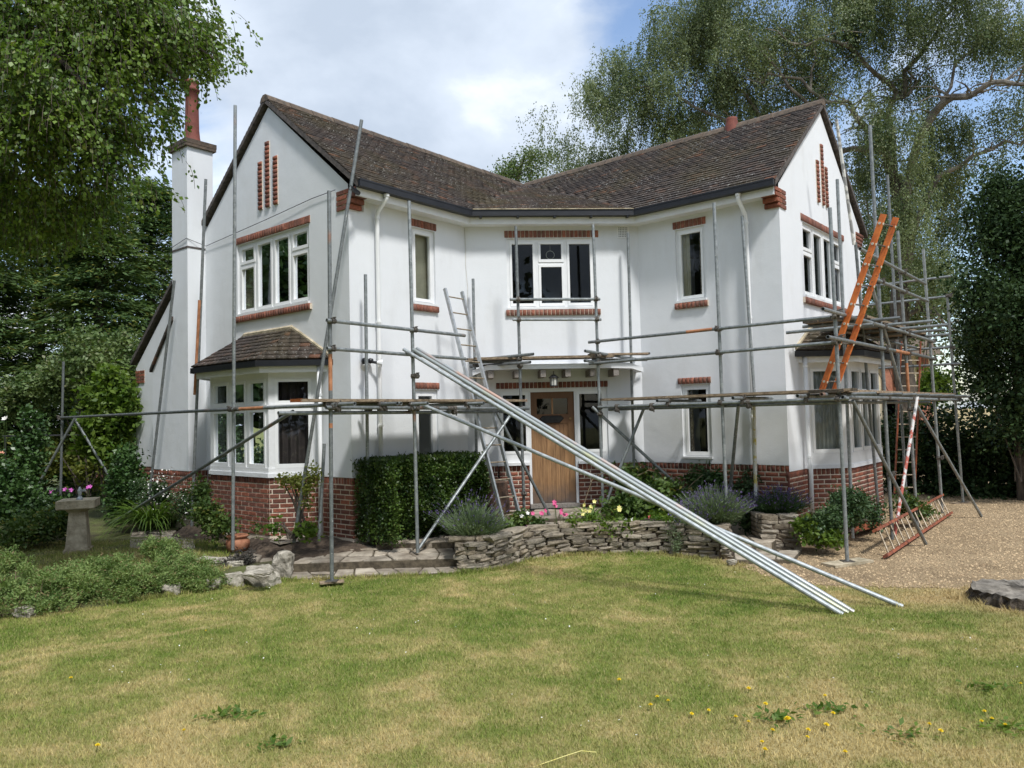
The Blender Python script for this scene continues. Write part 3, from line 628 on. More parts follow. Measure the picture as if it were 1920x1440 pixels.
    # hips, flashing and mortar
    for a, b_ in ((E[1], T_[1]), (E[2], T_[2])): pass
    hm = MB()
    for a, b_ in ((E[0], T_[1]), (E[3], T_[2])): hm.path([a + Vector((0, 0, .045)), a.lerp(b_, .5) + Vector((0, 0, .05)), b_ + Vector((0, 0, .04))], [.035, .03, .035], 6)
    hm.path([T_[1] + Vector((0, 0, .03)), T_[2] + Vector((0, 0, .03))], [.05, .05], 6); hm.build('mortar_flashing', 'concrete', house)
    return faces
bayL = bay(GL, -v, ZP + .01, 0); bayR = bay(GR, u, ZP - .10, 1)
# ---------------------------------------------------------------- eaves
def off_corner(k):   # eave line offset k: points at A end, B, C, D end
    def isect(p, d, q, e):
        m2 = Matrix(((d.x, -e.x), (d.y, -e.y))); s = m2.inverted() @ (q - p); return p + d * s.x
    b = isect(A + u * k, v, B + nC * k, w); c_ = isect(B + nC * k, w, C - v * k, u)
    return [A + u * k, b, c_, D - v * k]
def eave_ring(k0, k1, z0, z1, name, mat, ext=0.0):
    p, q = off_corner(k0), off_corner(k1)
    p[0] = p[0] - v * ext; q[0] = q[0] - v * ext; p[3] = p[3] + u * ext; q[3] = q[3] + u * ext
    for i in range(3):
        MB().hexa([(p[i].x, p[i].y, z0), (p[i + 1].x, p[i + 1].y, z0), (q[i + 1].x, q[i + 1].y, z0), (q[i].x, q[i].y, z0),
                   (p[i].x, p[i].y, z1), (p[i + 1].x, p[i + 1].y, z1), (q[i + 1].x, q[i + 1].y, z1), (q[i].x, q[i].y, z1)]).build(name, mat, house)
eave_ring(-.05, .23, 5.492, 5.505, 'soffit', 'paint'); eave_ring(.231, .252, 5.478, 5.61, 'fascia', 'paint', .02)
eave_ring(.254, .37, 5.595, 5.70, 'gutter', 'black', .06); eave_ring(.362, .376, 5.682, 5.708, 'gutter_lip', 'black', .06)
p_, q_ = off_corner(.30), off_corner(.39)
MB().hexa([(p_[1].x, p_[1].y, 5.702), (p_[2].x, p_[2].y, 5.702), (q_[2].x, q_[2].y, 5.702), (q_[1].x, q_[1].y, 5.702), (p_[1].x, p_[1].y, 5.722), (p_[2].x, p_[2].y, 5.722), (q_[2].x, q_[2].y, 5.716), (q_[1].x, q_[1].y, 5.716)]).build('gutter_guard', 'concrete', house)
for s in (.3, .95, 1.6, 2.25, 2.9): MB().fbox(CE, s - .02, s + .02, 5.57, 5.60, .25, .36).build('gutter_bracket', 'black', house)
# ---------------------------------------------------------------- main roofs
ZR, ZG = 7.69, 5.70; EO = .33; DR = GW / 2 + EO; SLP = (ZR - ZG) / DR
eo = off_corner(EO); L1, L2 = eo[1], eo[2]; Mid = L1.lerp(L2, .43)
J = A - u * (GW / 2) + v * 6.918
def bary_z(p, tri):
    (a, za), (b, zb), (c_, zc) = tri; d_ = (b.y - c_.y) * (a.x - c_.x) + (c_.x - b.x) * (a.y - c_.y)
    l1 = ((b.y - c_.y) * (p.x - c_.x) + (c_.x - b.x) * (p.y - c_.y)) / d_; l2 = ((c_.y - a.y) * (p.x - c_.x) + (a.x - c_.x) * (p.y - c_.y)) / d_
    return l1, l2, 1 - l1 - l2
def roof_slope(o, along, inward, Lc, sign):
    """o: wall corner, along: direction along the eave, inward: up the slope; Lc: chamfer corner"""
    e0 = o - inward * EO
    tri = ((Lc, ZG), (Mid, ZG), (J, ZR))
    def H(t, d_):
        p = e0 + along * t + inward * d_; l = bary_z(p, tri)
        if l[1] >= 0: return l[0] * ZG + l[1] * ZG + l[2] * ZR
        return ZG + SLP * d_
    def P3(t, d_): p = e0 + along * t + inward * d_; return Vector((p.x, p.y, H(t, d_)))
    tL = (Lc - e0).dot(along); tM = (Mid - e0).dot(along); dM = (Mid - e0).dot(inward); tJ = (J - e0).dot(along)
    def tmax(d_): return tM + (tJ - tM) * (d_ - dM) / (DR - dM)
    def tmin(d_): return -.07 if d_ >= 0 else tL + (tM - tL) * d_ / dM
    sheet = MB(); nk = 22
    lev = [dM + (0 - dM) * k / 7 for k in range(7)] + [DR * k / 16 for k in range(17)]
    for a, b in zip(lev, lev[1:]):
        for i in range(20):
            ta = [(tmin(q) + .01 if q >= 0 else tmin(q)) for q in (a, b)]
            if a < 0 <= b: ta[1] = tL
            if a == 0: ta[0] = -.06
            g0, g1 = i / 20, (i + 1) / 20; dz = Vector((0, 0, -.045))
            sheet.quad(P3(ta[0] + (tmax(a) - ta[0]) * g0, a) + dz, P3(ta[0] + (tmax(a) - ta[0]) * g1, a) + dz, P3(ta[1] + (tmax(b) - ta[1]) * g1, b) + dz, P3(ta[1] + (tmax(b) - ta[1]) * g0, b) + dz)
    rf = sheet.build('roof', 'verge', house)
    nc = 31; g = DR / nc
    for k in range(int(dM / g), nc):
        d_ = k * g; first = True; tm = tmax(d_ + g * .3) - .005
        t = tmin(d_ + g * .45) if d_ < 0 else -.07
        while t < tm - .02:
            wd = .0845 if (first and k % 2) else .169; t1 = min(t + wd, tm)
            if t1 - t > .03:
                tc_ = (t + t1) / 2; q0, q1 = P3(max(t, .0) if False else t, d_), P3(t1, d_); qa, qb = P3(tc_, d_), P3(tc_, min(d_ + g, DR))
                ex = (q1 - q0).normalized(); ey = (qb - qa); sl = ey.length; ey = (ey - ex * ey.dot(ex)).normalized(); nz = ex.cross(ey).normalized()
                if nz.z < 0: nz = -nz
                mm = Matrix((ex, ey, ex.cross(ey))).transposed().to_4x4() @ Matrix.Rotation(R(-9.0 + random.uniform(-1.3, 1.3)) * (1 if ex.cross(ey).z > 0 else -1), 4, 'X') @ Matrix.Rotation(random.uniform(-.015, .015), 4, 'Z')
                cc = (qa + qb) / 2 + nz * (-.004 + random.uniform(-.003, .004)) 
                TL.append(('roof_tile', rf, 'cube', 'tile', Matrix.Translation(cc) @ mm @ Matrix.Diagonal((t1 - t - .004, max(sl, .08) * 1.3, .027, 1))))
            t = t1; first = False
    return rf
rfL = roof_slope(A, v, -u, L1, 1); rfR = roof_slope(D, -u, v, L2, -1)
# rear slopes
MB().quad(GL(GW / 2, ZR - .03, .06), GL(LG + .12, ZR - .03 - (LG + .12 - GW / 2) * SLP, .06), GL(LG + .12, ZR - .03 - (LG + .12 - GW / 2) * SLP, -7), (J.x, J.y, ZR - .03)).build('roof', 'tile', house)
eb = D + v * (GW + EO); MB().quad(GR(GW / 2, ZR - .03, .06), GR(GW + EO, ZG - .03, .06), (eb.x - 7 * u.x, eb.y - 7 * u.y, ZG - .03), (J.x, J.y, ZR - .03)).build('roof', 'tile', house)
# verges
def verge(F, a, za, b, zb, n0=-.05, n1=.075, th=.085):
    L = math.hypot(b - a, zb - za); k = int(L / .1); mb = MB(); 
    for i in range(k):
        f0, f1 = i / k, (i + 1) / k; s0, s1 = a + (b - a) * f0, a + (b - a) * f1; z0, z1 = za + (zb - za) * f0, za + (zb - za) * f1; j = .012
        mb.hexa([F(s0, z0 - th, n0), F(s1, z1 - th, n0), F(s1, z1 - th, n1), F(s0, z0 - th, n1), F(s0, z0 + j, n0), F(s1, z1 - j * .3, n0), F(s1, z1 - j * .3, n1), F(s0, z0 + j, n1)])
    return mb.build('verge', 'verge', house)
for F in (GL, GR):
    verge(F, -EO + .02, ZG - .02, GW / 2, ZR - .02)
verge(GL, GW / 2 + .02, ZR - .02, LG + .1, ZR - .02 - (LG + .08 - GW / 2) * SLP); verge(GR, GW / 2 + .02, ZR - .02, GW + EO, ZG - .02)
# ridge tiles
for F, sg, Lr in ((GL, -1, 6.9), (GR, -1, 7.0)):
    k = 15; 
    for i in range(k):
        a, b = F(GW / 2, 0, .08 - Lr * i / k), F(GW / 2, 0, .08 - Lr * (i + 1) / k + .01)
        hd = Vector((b.x - a.x, b.y - a.y, 0)).normalized(); sd = Vector((-hd.y, hd.x, 0)); mb = MB(); pr = [(-.135, -.085), (-.10, -.01), (-.04, .035), (.04, .035), (.10, -.01), (.135, -.085)]
        z = ZR + random.uniform(-.004, .004)
        vs = [a + sd * x + Vector((0, 0, z + y)) for x, y in pr] + [b + sd * x + Vector((0, 0, z + y - .006)) for x, y in pr]
        mb.add(vs, [(j, j + 1, 7 + j, 6 + j) for j in range(5)] + [(5, 4, 3, 2, 1, 0), (6, 7, 8, 9, 10, 11)]); mb.build('ridge_tile', 'ridge', house)
vy = [Vector((Mid.x, Mid.y, ZG + .02)).lerp(Vector((J.x, J.y, ZR + .03)), t) for t in (0, .5, 1)]
place_pieces(TL, 300, lambda n: 'roof_tiling'); place_pieces(BR, 300, lambda n: 'brickwork')
# ---------------------------------------------------------------- chimneys, pipes, fixings
st = MB().hexa([GL(4.38, 1.22, .35), GL(4.98, 1.22, .35), GL(4.98, 1.22, -.16), GL(4.38, 1.22, -.16), GL(4.38, 7.33, .35), GL(4.98, 7.33, .35), GL(4.98, 7.33, -.16), GL(4.38, 7.33, -.16)])
st.hexa([GL(4.98, 1.22, .349), GL(5.82, 1.22, .349), GL(5.82, 1.22, 0.), GL(4.98, 1.22, 0.), GL(4.98, 4.04, .349), GL(5.82, 3.16, .349), GL(5.82, 3.16, 0.), GL(4.98, 4.04, 0.)])
chim = st.build('chimney', 'render', house)
MB().fbox(GL, 4.33, 5.03, 7.32, 7.375, -.21, .40).fbox(GL, 4.325, 5.035, 7.375, 7.46, -.215, .405).build('chimney_cap', 'ridge', chim)
pc = GL(4.68, 0, .095); MB().lathe((pc.x, pc.y, 7.46), [(.19, 0), (.165, .06), (.145, .14), (.13, .3), (.122, .8), (.12, 1.05), (.14, 1.06), (.145, 1.10), (.125, 1.13), (.12, 1.2), (.135, 1.22), (.135, 1.27), (.10, 1.27), (.10, .9)], 20).build('chimney_pot', 'pot_red', chim, smooth=True)
hb = MB()
for i in range(7):
    f0, f1 = i / 7, (i + 1) / 7; s0, s1 = 4.95 + .9 * f0, 4.95 + .9 * f1 + .01; z0, z1 = 4.10 - .94 * f0, 4.10 - .94 * f1
    hb.hexa([GL(s0, z0 - .03, -.02), GL(s1, z1 - .03, -.02), GL(s1, z1 - .03, .40), GL(s0, z0 - .03, .40), GL(s0, z0 + .05, -.02), GL(s1, z1 + .03, -.02), GL(s1, z1 + .03, .40), GL(s0, z0 + .05, .40)])
hb.build('shoulder_tiling', 'tile', chim)
MB().fbox(GL, 4.377, 4.99, 5.385, 5.42, .351, .358).fbox(Fr(A - u * 4.38, -v, u), 0, .36, 5.385, 5.42, .001, .008).build('chimney_band', 'verge', chim)
q = at(1372, 222, 14.6); c2 = MB().lathe((q.x, q.y, 0), [(.17, 7.25), (.15, q.z - .34), (.13, q.z - .15), (.102, q.z - .03), (.108, q.z), (.08, q.z)], 20).build('chimney_pot', 'pot_red', house, smooth=True)
MB().box((q.x - .35, q.y - .1, 6.2), (q.x + .35, q.y + .5, 7.30)).build('chimney', 'far_brick', house)
def pipe(pts, r, name='downpipe', mat='upvc', parent=None, n=12): return MB().path(pts, r, n).build(name, mat, parent or house, smooth=True)
def clips(F, s, n, zs, par, r=.043):
    for z in zs: MB().tube(F(s, z - .018, n), F(s, z + .018, n), r, 12, False).build('pipe_clip', 'upvc', par)
pp = pipe([SL(.50, 5.60, .31), SL(.50, 5.52, .31), SL(.50, 5.36, .10), SL(.50, 5.28, .075), SL(.50, 3.3, .075), SL(.50, .3, .075)], .034); clips(SL, .5, .075, (5.26, 3.62, 2.0, .5), pp); clips(SL, .5, .31, (5.57,), pp, .045)
pp = pipe([SR(2.05, 5.60, .31), SR(2.05, 5.50, .31), SR(2.07, 5.28, .10), SR(2.07, 5.2, .075), SR(2.07, 3.3, .075), SR(2.07, .3, .075)], .034); clips(SR, 2.07, .075, (5.15, 3.6, 2.0), pp); clips(SR, 2.05, .31, (5.57,), pp, .045)
pp = pipe([GR(.62, 2.96, .10), GR(.62, 1.3, .10), GR(.60, 1.15, .13), GR(.57, .42, .13)], .035); clips(GR, .62, .10, (2.80, 1.32), pp)
pp = pipe([GL(.66, 2.96, .10), GL(.66, .33, .10)], .034); clips(GL, .66, .10, (2.5, 1.3), pp)
cb = MB().path([GL(LG - .1, 5.0, -.5), GL(4.99, 5.47, .37), GL(4.38, 5.56, .37), GL(4.3, 5.45, .03), GL(2.2, 5.56, .05), GL(.9, 5.66, .03), GL(.28, 5.67, .03)], .006, 5).build('cable', 'cable', house)
# security lights
sl_ = thing('security_light', SL(.24, 2.93, .02), 'twin head security lamp on the white wall beside the left downpipe', 'lamp')
MB().lathe(tuple(SL(.21, 2.99, .08)), [(0, -.055), (.045, -.04), (.058, 0), (.045, .04), (0, .055)], 12).build('sensor', 'black', sl_, smooth=True)
MB().lathe(tuple(SL(.33, 3.0, .07)), [(0, -.045), (.04, -.03), (.048, 0), (.04, .03), (0, .045)], 12).build('joint', 'black', sl_, smooth=True)
for a, b_ in ((SL(.21, 2.97, .12), SL(.10, 2.87, .22)), (SL(.34, 2.98, .10), SL(.46, 2.96, .19))):
    d_ = (b_ - a); MB().tube(a, a + d_ * .45, .022, 10, False).build('lamp_holder', 'black', sl_); MB().tube(a + d_ * .45, b_, .026, 12, False, .06).build('lamp_head', 'paint', sl_)
# ---------------------------------------------------------------- curtains
def curtain(F, s0, s1, z0, z1, n, mat, label, amp=.02, wl=.09, name='curtain', group=None):
    mb = MB(); k = max(6, int((s1 - s0) / .012)); vs = []; ph = random.random() * 6
    for i in range(k + 1):
        s = s0 + (s1 - s0) * i / k; q = n + amp * math.sin(2 * math.pi * s / wl + ph) + amp * .4 * math.sin(2 * math.pi * s / (wl * 2.7) + 1)
        vs += [F(s, z0, q), F(s, z1, q)]
    mb.add(vs, [(2 * i, 2 * i + 2, 2 * i + 3, 2 * i + 1) for i in range(k)]); return mb.build(name, mat, None, label=label, cat='curtain', group=group)
curtain(GL, 2.78, 3.5, 3.95, 5.3, -.16, 'curt_cream', 'cream curtain behind the far left light of the upstairs gable window')
curtain(SL, 1.28, 1.92, 3.95, 5.3, -.17, 'curt_cream', 'pale cream blind behind the narrow upstairs window by the left downpipe', .004, .5)
curtain(SR, .66, .95, 3.95, 5.3, -.13, 'curt_cream', 'cream curtain at the left side of the narrow upstairs window on the right wing'); curtain(SR, 1.12, 1.22, 3.95, 5.3, -.16, 'curt_brown', 'brown edged curtain at the right side of the narrow upstairs window on the right wing', .012, .05)
curtain(SR, .70, .92, 1.25, 2.55, -.13, 'curt_brown', 'lacy patterned curtain in the narrow ground floor window on the right wing', .01, .06)
curtain(GR, 2.1, 2.65, 3.95, 5.3, -.16, 'curt_net', 'grey net curtain in the upstairs window of the right gable', .012)
f0 = bayR(0.0); curtain(f0[0][0], .08, .70, 1.2, 2.85, -.14, 'curt_net', 'grey net curtain hanging in the front facet of the right bay', .014, .07)
curtain(f0[1][0], .08, 1.7, 1.2, 2.85, -.16, 'curt_net', 'grey net curtain hanging along the long side of the right bay', .014, .08)
f1 = bayL(0.0); curtain(f1[0][0], .12, .72, 1.2, 2.85, -.2, 'curt_dark', 'dark full curtain behind the single facet of the left bay', .03, .13)
curtain(f1[1][0], .10, .26, 1.2, 2.85, -.2, 'curt_dark', 'narrow dark curtain at the corner of the left bay', .025, .09); curtain(f1[1][0], .62, .98, 1.2, 2.85, -.2, 'curt_dark', 'dark curtain in the middle light of the left bay', .025, .09)
rg = MB(); rc = CE(1.56, 5.0, -.12); ex = CE(2.56, 5.0, -.12) - rc
rg.path([rc + ex * (.075 * math.cos(t)) + Vector((0, 0, .075 * math.sin(t))) for t in [2 * math.pi * i / 24 for i in range(25)]], .005, 5)
rg.path([rc + Vector((0, 0, .075)), rc + Vector((0, 0, .2))], .002, 4); rg.build('hanging_ring', 'zinc', None, label='thin pale ring hanging inside the top light of the middle upstairs window', cat='ornament')
# ---------------------------------------------------------------- scaffold
RT = .0256
Z3 = Vector((0, 0, 1))
def onst0(st, z): a, b = st; return a.lerp(b, (z - a.z) / (b.z - a.z))
scaf = thing('scaffold', (0.0, 11.0, 0.1), 'grey galvanised tube scaffold clamped round the front of the white house', 'scaffold')
JO = []      # joints for couplers (point, dir1, dir2)
PLAB = {'pole_white': 'tube with flaking yellow and white paint', 'pole_red': 'tube with worn red and white paint', 'pole_peel': 'tube with peeling white paint', 'rust': 'rust coloured stretch of tube'}
def sc(name, a, b, mat='galv', r=RT): return tube('rusty_sleeve' if mat == 'rust' else name, a, b, r, mat, scaf, 10, label=PLAB.get(mat))
def standard(F, s0, z0, s1, z1, n, mat='galv', n1=None, foot=False):
    a, b = F(s0, z0, n), F(s1, z1, n if n1 is None else n1); sc('standard', a, b, mat)
    if foot: MB().box((a.x - .075, a.y - .075, a.z - .004), (a.x + .075, a.y + .075, a.z + .004)).tube(a, a + Vector((0, 0, .12)), .018, 8, False).build('base_plate', 'coupler', scaf)
    return a, b
N1 = 1.2
S1 = standard(SL, -1.267, .062, -1.23, 5.08, N1, foot=True); S2 = standard(SL, .203, .19, .159, 5.23, N1)
I1 = standard(SL, .09, .28, .11, 4.29, .25); I2 = standard(SL, 2.48, .45, 2.49, 4.52, .25)
C1 = standard(CE, .902, .42, .875, 5.31, .75); C2 = standard(CE, 2.236, .42, 2.20, 5.33, .75)
I3 = standard(CE, 2.895, .45, 2.915, 5.31, .25)
R1 = standard(SR, 2.08, .35, 2.05, 5.26, N1); R2 = standard(SR, 2.18, 2.2, 2.085, 5.23, .25); sc('standard', SR(2.14, .30, .28), SR(2.19, 2.26, .30), 'pole_white')
K1 = standard(SR, 3.77, .05, 3.735, 4.85, N1, foot=True); K2 = standard(GR, .71, .05, .68, 5.77, .70)
G2 = standard(GR, 1.005, .03, .762, 6.54, N1); G3 = standard(GR, 2.65, .03, 2.207, 5.11, N1); G6 = standard(GR, 4.69, .03, 4.09, 5.09, N1); G7 = standard(GR, 6.767, .03, 6.131, 4.45, N1, foot=True)
G5 = standard(GR, 2.32, .05, 1.60, 4.9, .68, 'galv'); sc('standard', GR(1.58, 4.86, .66), GR(1.11, 6.9, .60), 'pole_peel'); G4 = standard(GR, 4.6, .05, 4.24, 6.69, .6)
T1 = standard(GL, 1.32, .20, 1.154, 6.9, N1); T2 = standard(GL, 3.78, .20, 3.20, 6.36, .6); sc('standard', GL(5.5, .30, .62), GL(4.46, 4.75, .56)); T4 = standard(GL, 8.2, .2, 8.03, 3.45, N1)
sc('standard', GL(3.385, 4.25, .632), GL(3.575, 2.6, .632), 'rust', RT + .0006)
sc('standard', onst0(S1, 2.48), onst0(S1, 2.95), 'rust', RT + .0006); sc('standard', onst0(S1, 2.0), onst0(S1, 2.06), 'rust', RT + .0006)
# ledgers
E1 = 1.25
def ledger(F, s0, s1, z0, z1=None, n=E1, mat='galv'):
    z1 = z0 if z1 is None else z1; return sc('ledger', F(s0, z0, n), F(s1, z1, n), mat)
ledger(SL, -1.36, .85, 2.262, 2.235); ledger(SL, .86, 2.72, 2.235, 2.218); ledger(SL, -1.95, 2.5, 2.20, 2.17, n=1.10); ledger(SR, .0, 3.85, 2.17, 2.18, n=1.12)
ledger(SL, -1.33, 1.21, 3.015, 2.99); ledger(SL, -1.33, 1.21, 3.375, 3.347)
ledger(GL, -1.3, 1.25, 2.298, 2.295, mat='galv'); ledger(GL, 1.27, 8.0, 2.295, 2.28); sc('ledger', GL(.35, 2.2965, E1), GL(1.0, 2.2955, E1), 'rust', RT + .0006)
ledger(CE, .74, 2.275, 4.055, 4.04, n=.80); ledger(CE, .78, 2.285, 3.715, 3.695, n=.80)
ledger(SR, -.12, 3.9, 2.213, 2.226); ledger(SR, -.28, 3.72, 2.955, 2.993); ledger(SR, -.28, 3.70, 3.32, 3.345); sc('ledger', SR(1.55, 3.3315, E1), SR(1.98, 3.3355, E1), 'rust', RT + .0006)
ledger(GR, -1.35, 2.6, 2.246, 2.235); ledger(GR, 2.62, 6.9, 2.232, 2.217); ledger(GR, -1.85, 2.4, 3.02, 3.01); ledger(GR, 2.38, 4.5, 3.02, 3.0); ledger(GR, -2.0, 2.2, 3.37, 3.36); ledger(GR, 2.2, 4.45, 3.355, 3.335)
sc('ledger', GR(1.45, 3.0125, E1), GR(2.38, 3.0103, E1), 'rust', RT + .0006)
ledger(GR, -.25, 3.9, 4.414, 4.39); ledger(GR, -.15, 4.05, 4.055, 4.08); ledger(GR, -1.0, 6.3, 2.19, 2.18, n=.74); ledger(GR, .5, 6.3, 3.33, 3.33, n=.66)
bkF = lambda t, z, s=6.3: GR(s, z, t)
for t0, t1, z in ((-.95, 1.19, 4.41), (-.95, 1.25, 4.83), (-.9, 1.32, 3.33), (-.95, 1.36, 2.97), (-.95, 1.5, 2.27)): sc('ledger', bkF(t0, z), bkF(t1, z + .01))
sc('standard', GR(6.4, .05, -.9), GR(6.1, 5.3, -.9)); sc('ledger', GR(2.3, 4.86, -.0) if False else GR(4.5, 4.83, -.9), GR(6.5, 4.83, -.9))
# tubes across the canopy
sc('transom', SL(2.58, 3.10, .05), SL(2.57, 3.11, 1.5)); sc('transom', SL(2.59, 2.99, .05), SL(2.51, 2.975, 1.48))
sc('transom', SR(-.07, 3.07, .1), SR(-.118, 3.144, 1.6)); sc('transom', SR(-.16, 2.98, .15), SR(-.2, 2.99, 1.5))
sc('transom', CE(.05, 2.985 + .05, .30), CE(.9, 3.03, .62)); sc('transom', CE(2.15, 3.03, .6), CE(3.2, 3.04, .2))
TRX = []
u3, v3, w3, n3 = (Vector((a.x, a.y, 0)) for a in (u, v, w, nC))
# transoms under the boards
for px, py in ((665, 752), (745, 752), (752, 754), (802, 757), (907, 757)):
    q = at(px, py, 10); d_ = Vector((q.x, q.y)); o = A + u * 1.60; M2 = Matrix(((v.x, -d_.x), (v.y, -d_.y))); s = (M2.inverted() @ -o).x
    sc('transom', SL(s, 2.298, .15), SL(s, 2.30, 1.60)); TRX.append((SL(s, 2.262, E1), v3))
for px, py in ((1232, 752), (1374, 746), (1495, 742)):
    q = at(px, py, 10); d_ = Vector((q.x, q.y)); o = C - v * 1.60; M2 = Matrix(((u.x, -d_.x), (u.y, -d_.y))); s = (M2.inverted() @ -o).x
    sc('transom', SR(s, 2.278, .15), SR(s, 2.28, 1.60)); TRX.append((SR(s, 2.245, E1), u3))
sc('transom', SR(3.60, 2.285, .2), SR(3.62, 2.29, 1.5))
for s, n in ((.28, 1.62), (1.17, 1.87), (2.0, 1.93), (2.83, 1.73), (3.88, 1.59)): sc('transom', GR(s, 3.41, .1 if s > 3 else .2), GR(s, 3.41, n))
sc('transom', GR(-.75, 3.31, 1.4) if False else GR(-.3, 3.28, .15), GR(-.3, 3.29, -.0 + 1.4))
for s in (-.9, .5, 1.4, 2.3, 3.3, 4.4, 5.6): sc('transom', GR(s, 2.285, .62), GR(s + .02, 2.29, 1.55))
# braces
def br(a, b, mat='galv'): return sc('brace', a, b, mat)
gz = .03
br(GR(-1.05, 2.20, 1.29), gnd(1736, 1020, gz)); br(GR(2.52, 2.15, 1.29), gnd(1840, 968, gz)); br(GR(2.55, 2.30, 1.32), gnd(1677, 1005, gz), 'pole_red')
b1 = GR(.35, 4.02, 1.0); br(GR(.95, 4.3, 1.02), GR(2.5, 2.3, 1.1)); sc('standard', onst0(G3, 2.36), onst0(G3, 2.85), 'rust', RT + .0006)
br(SL(-1.85, 2.22, 1.2) if False else GL(-.42, 2.23, 1.29), GL(6.3, .18, .96)); 
br(GL(7.15, 2.26, 1.29), gnd(30, 985, .12)); br(GL(7.5, 2.3, 1.2), at(233, 940, 15.6))
br(SL(2.28, 2.19, 1.29), gnd(783, 1032, .2)); br(SL(1.95, 2.16, 1.22), gnd(1032, 970, .42))
br(SR(-.22, 2.22, 1.29), at(1309, 945, 12.6)); br(SR(2.32, 2.18, 1.2), at(1366, 950, 12.0)); br(SR(.55, 2.18, .9), at(1133, 950, 12.5))
# long raker up to the eaves and a short stub beside it
br(at(551, 1017, 11.0), at(678, 225, 10.95)); br(at(598, 1015, 11.2), at(608, 832, 11.3))
sc('swivel_bracket', at(657, 352, 10.93), at(672, 362, 11.2), 'black', .035)
# couplers
def coupler_mesh():
    mb = MB(); k = 10
    mb.tube((0, 0, -.028), (0, 0, .028), .034, 10, False).tube((-.028, .052, 0), (.028, .052, 0), .034, 10, False)
    mb.box((-.022, .018, -.022), (.022, .04, .022)).tube((.034, -.012, 0), (.034, .05, 0), .009, 6, False).tube((0, .05, .036), (0, .10, .036), .009, 6, False).box((.022, .04, -.014), (.046, .056, .014)).box((-.048, -.03, -.016), (-.026, .012, .016))
    me = bpy.data.meshes.new('coupler'); me.from_pydata(mb.v, [], mb.f); me.materials.append(M['coupler']); return me
CM = coupler_mesh()
def couple(p, up, out):
    z = Vector(up).normalized(); y = Vector(out); y = (y - z * y.dot(z)).normalized(); x = y.cross(z); mm = Matrix((x, y, z)).transposed().to_4x4(); mm.translation = Vector(p) - basis(scaf)
    o = bpy.data.objects.new('coupler', CM); COL.objects.link(o); o.parent = scaf; o.matrix_local = mm @ Matrix.Rotation(random.uniform(-.12, .12), 4, 'Z') @ Matrix.Scale(1.12, 4)
u3, v3, w3, n3 = (Vector((a.x, a.y, 0)) for a in (u, v, w, nC))
def onst(st, z): a, b = st; t = (z - a.z) / (b.z - a.z); return a.lerp(b, t)
for st, zs, o in ((S1, (2.262, 3.015, 3.375), u3), (S2, (2.24, 3.0, 3.36, 2.70), u3), (R1, (2.222, 2.974, 3.33), -v3), (K1, (2.226, 2.993, 3.345), -v3), (C1, (4.055, 3.715, 2.22, 3.05, 2.93, .80), n3), (C2, (4.045, 3.70, 2.213, 3.08, 2.96, 3.32, 2.10), n3),
                  (K1, (2.27, 3.05, 3.40), u3), (G2, (2.24, 3.015, 3.365, 4.40, 4.07, 1.05), u3), (G3, (2.235, 3.01, 3.355, 4.4, 4.07, 2.05), u3), (G6, (2.225, 3.0, 3.34, 1.1), u3), (G7, (2.22, 3.33, 2.97, 4.41), u3), (T1, (2.296,), -v3), (T4, (2.28, ), -v3), (S1, (2.30,), -v3), (I1, (2.25,), u3), (I2, (2.25, 3.0), u3), (R2, (2.25,), -v3)):
    for z in zs: couple(onst(st, z), Z3, o)
for q in (SL(.855, 2.235, E1), GL(1.26, 2.295, E1), GL(1.08, 2.295, E1), SL(.55, 2.24, E1), GR(2.61, 2.235, E1)): MB().tube(q - v3 * .06 if q.x > -1.6 else q - u3 * .06, q + v3 * .06 if q.x > -1.6 else q + u3 * .06, .033, 10, False).build('sleeve', 'coupler', scaf)
for p, d_ in TRX: couple(p - Vector((0, 0, .02)), d_, Z3)
for F, s, z in ((SL, .95, 2.235), (SR, .9, 2.217), (SR, 2.5, 2.22), (SR, .25, 2.215)): couple(F(s, z, E1), v3 if F is SL else u3, Vector((0, 0, -1)))
# sole boards under the feet
for i, (p, d_, lab) in enumerate(((K1[0], Vector((.9, .43, 0)), 'grey sole board under the scaffold foot on the gravel'), (S1[0], Vector((.95, .3, 0)), 'thin wooden sole board under the scaffold foot on the paving'), (G7[0], Vector((.95, .3, 0)), 'sole board under the far right scaffold foot by the dark hedge'))):
    d_.normalize(); TH = (.035, .016, .035)[i]; e = Vector((-d_.y, d_.x, 0)); q = Vector((p.x, p.y, p.z - .006)); L, W_ = ((.36, .12), (.15, .07), (.3, .1))[i]
    MB().hexa([q - d_ * L - e * W_ - Z3 * TH, q + d_ * L - e * W_ - Z3 * TH, q + d_ * L + e * W_ - Z3 * TH, q - d_ * L + e * W_ - Z3 * TH, q - d_ * L - e * W_, q + d_ * L - e * W_, q + d_ * L + e * W_, q - d_ * L + e * W_]).build('sole_board', 'concrete' if i == 0 else 'board', None, label=lab, cat='board')
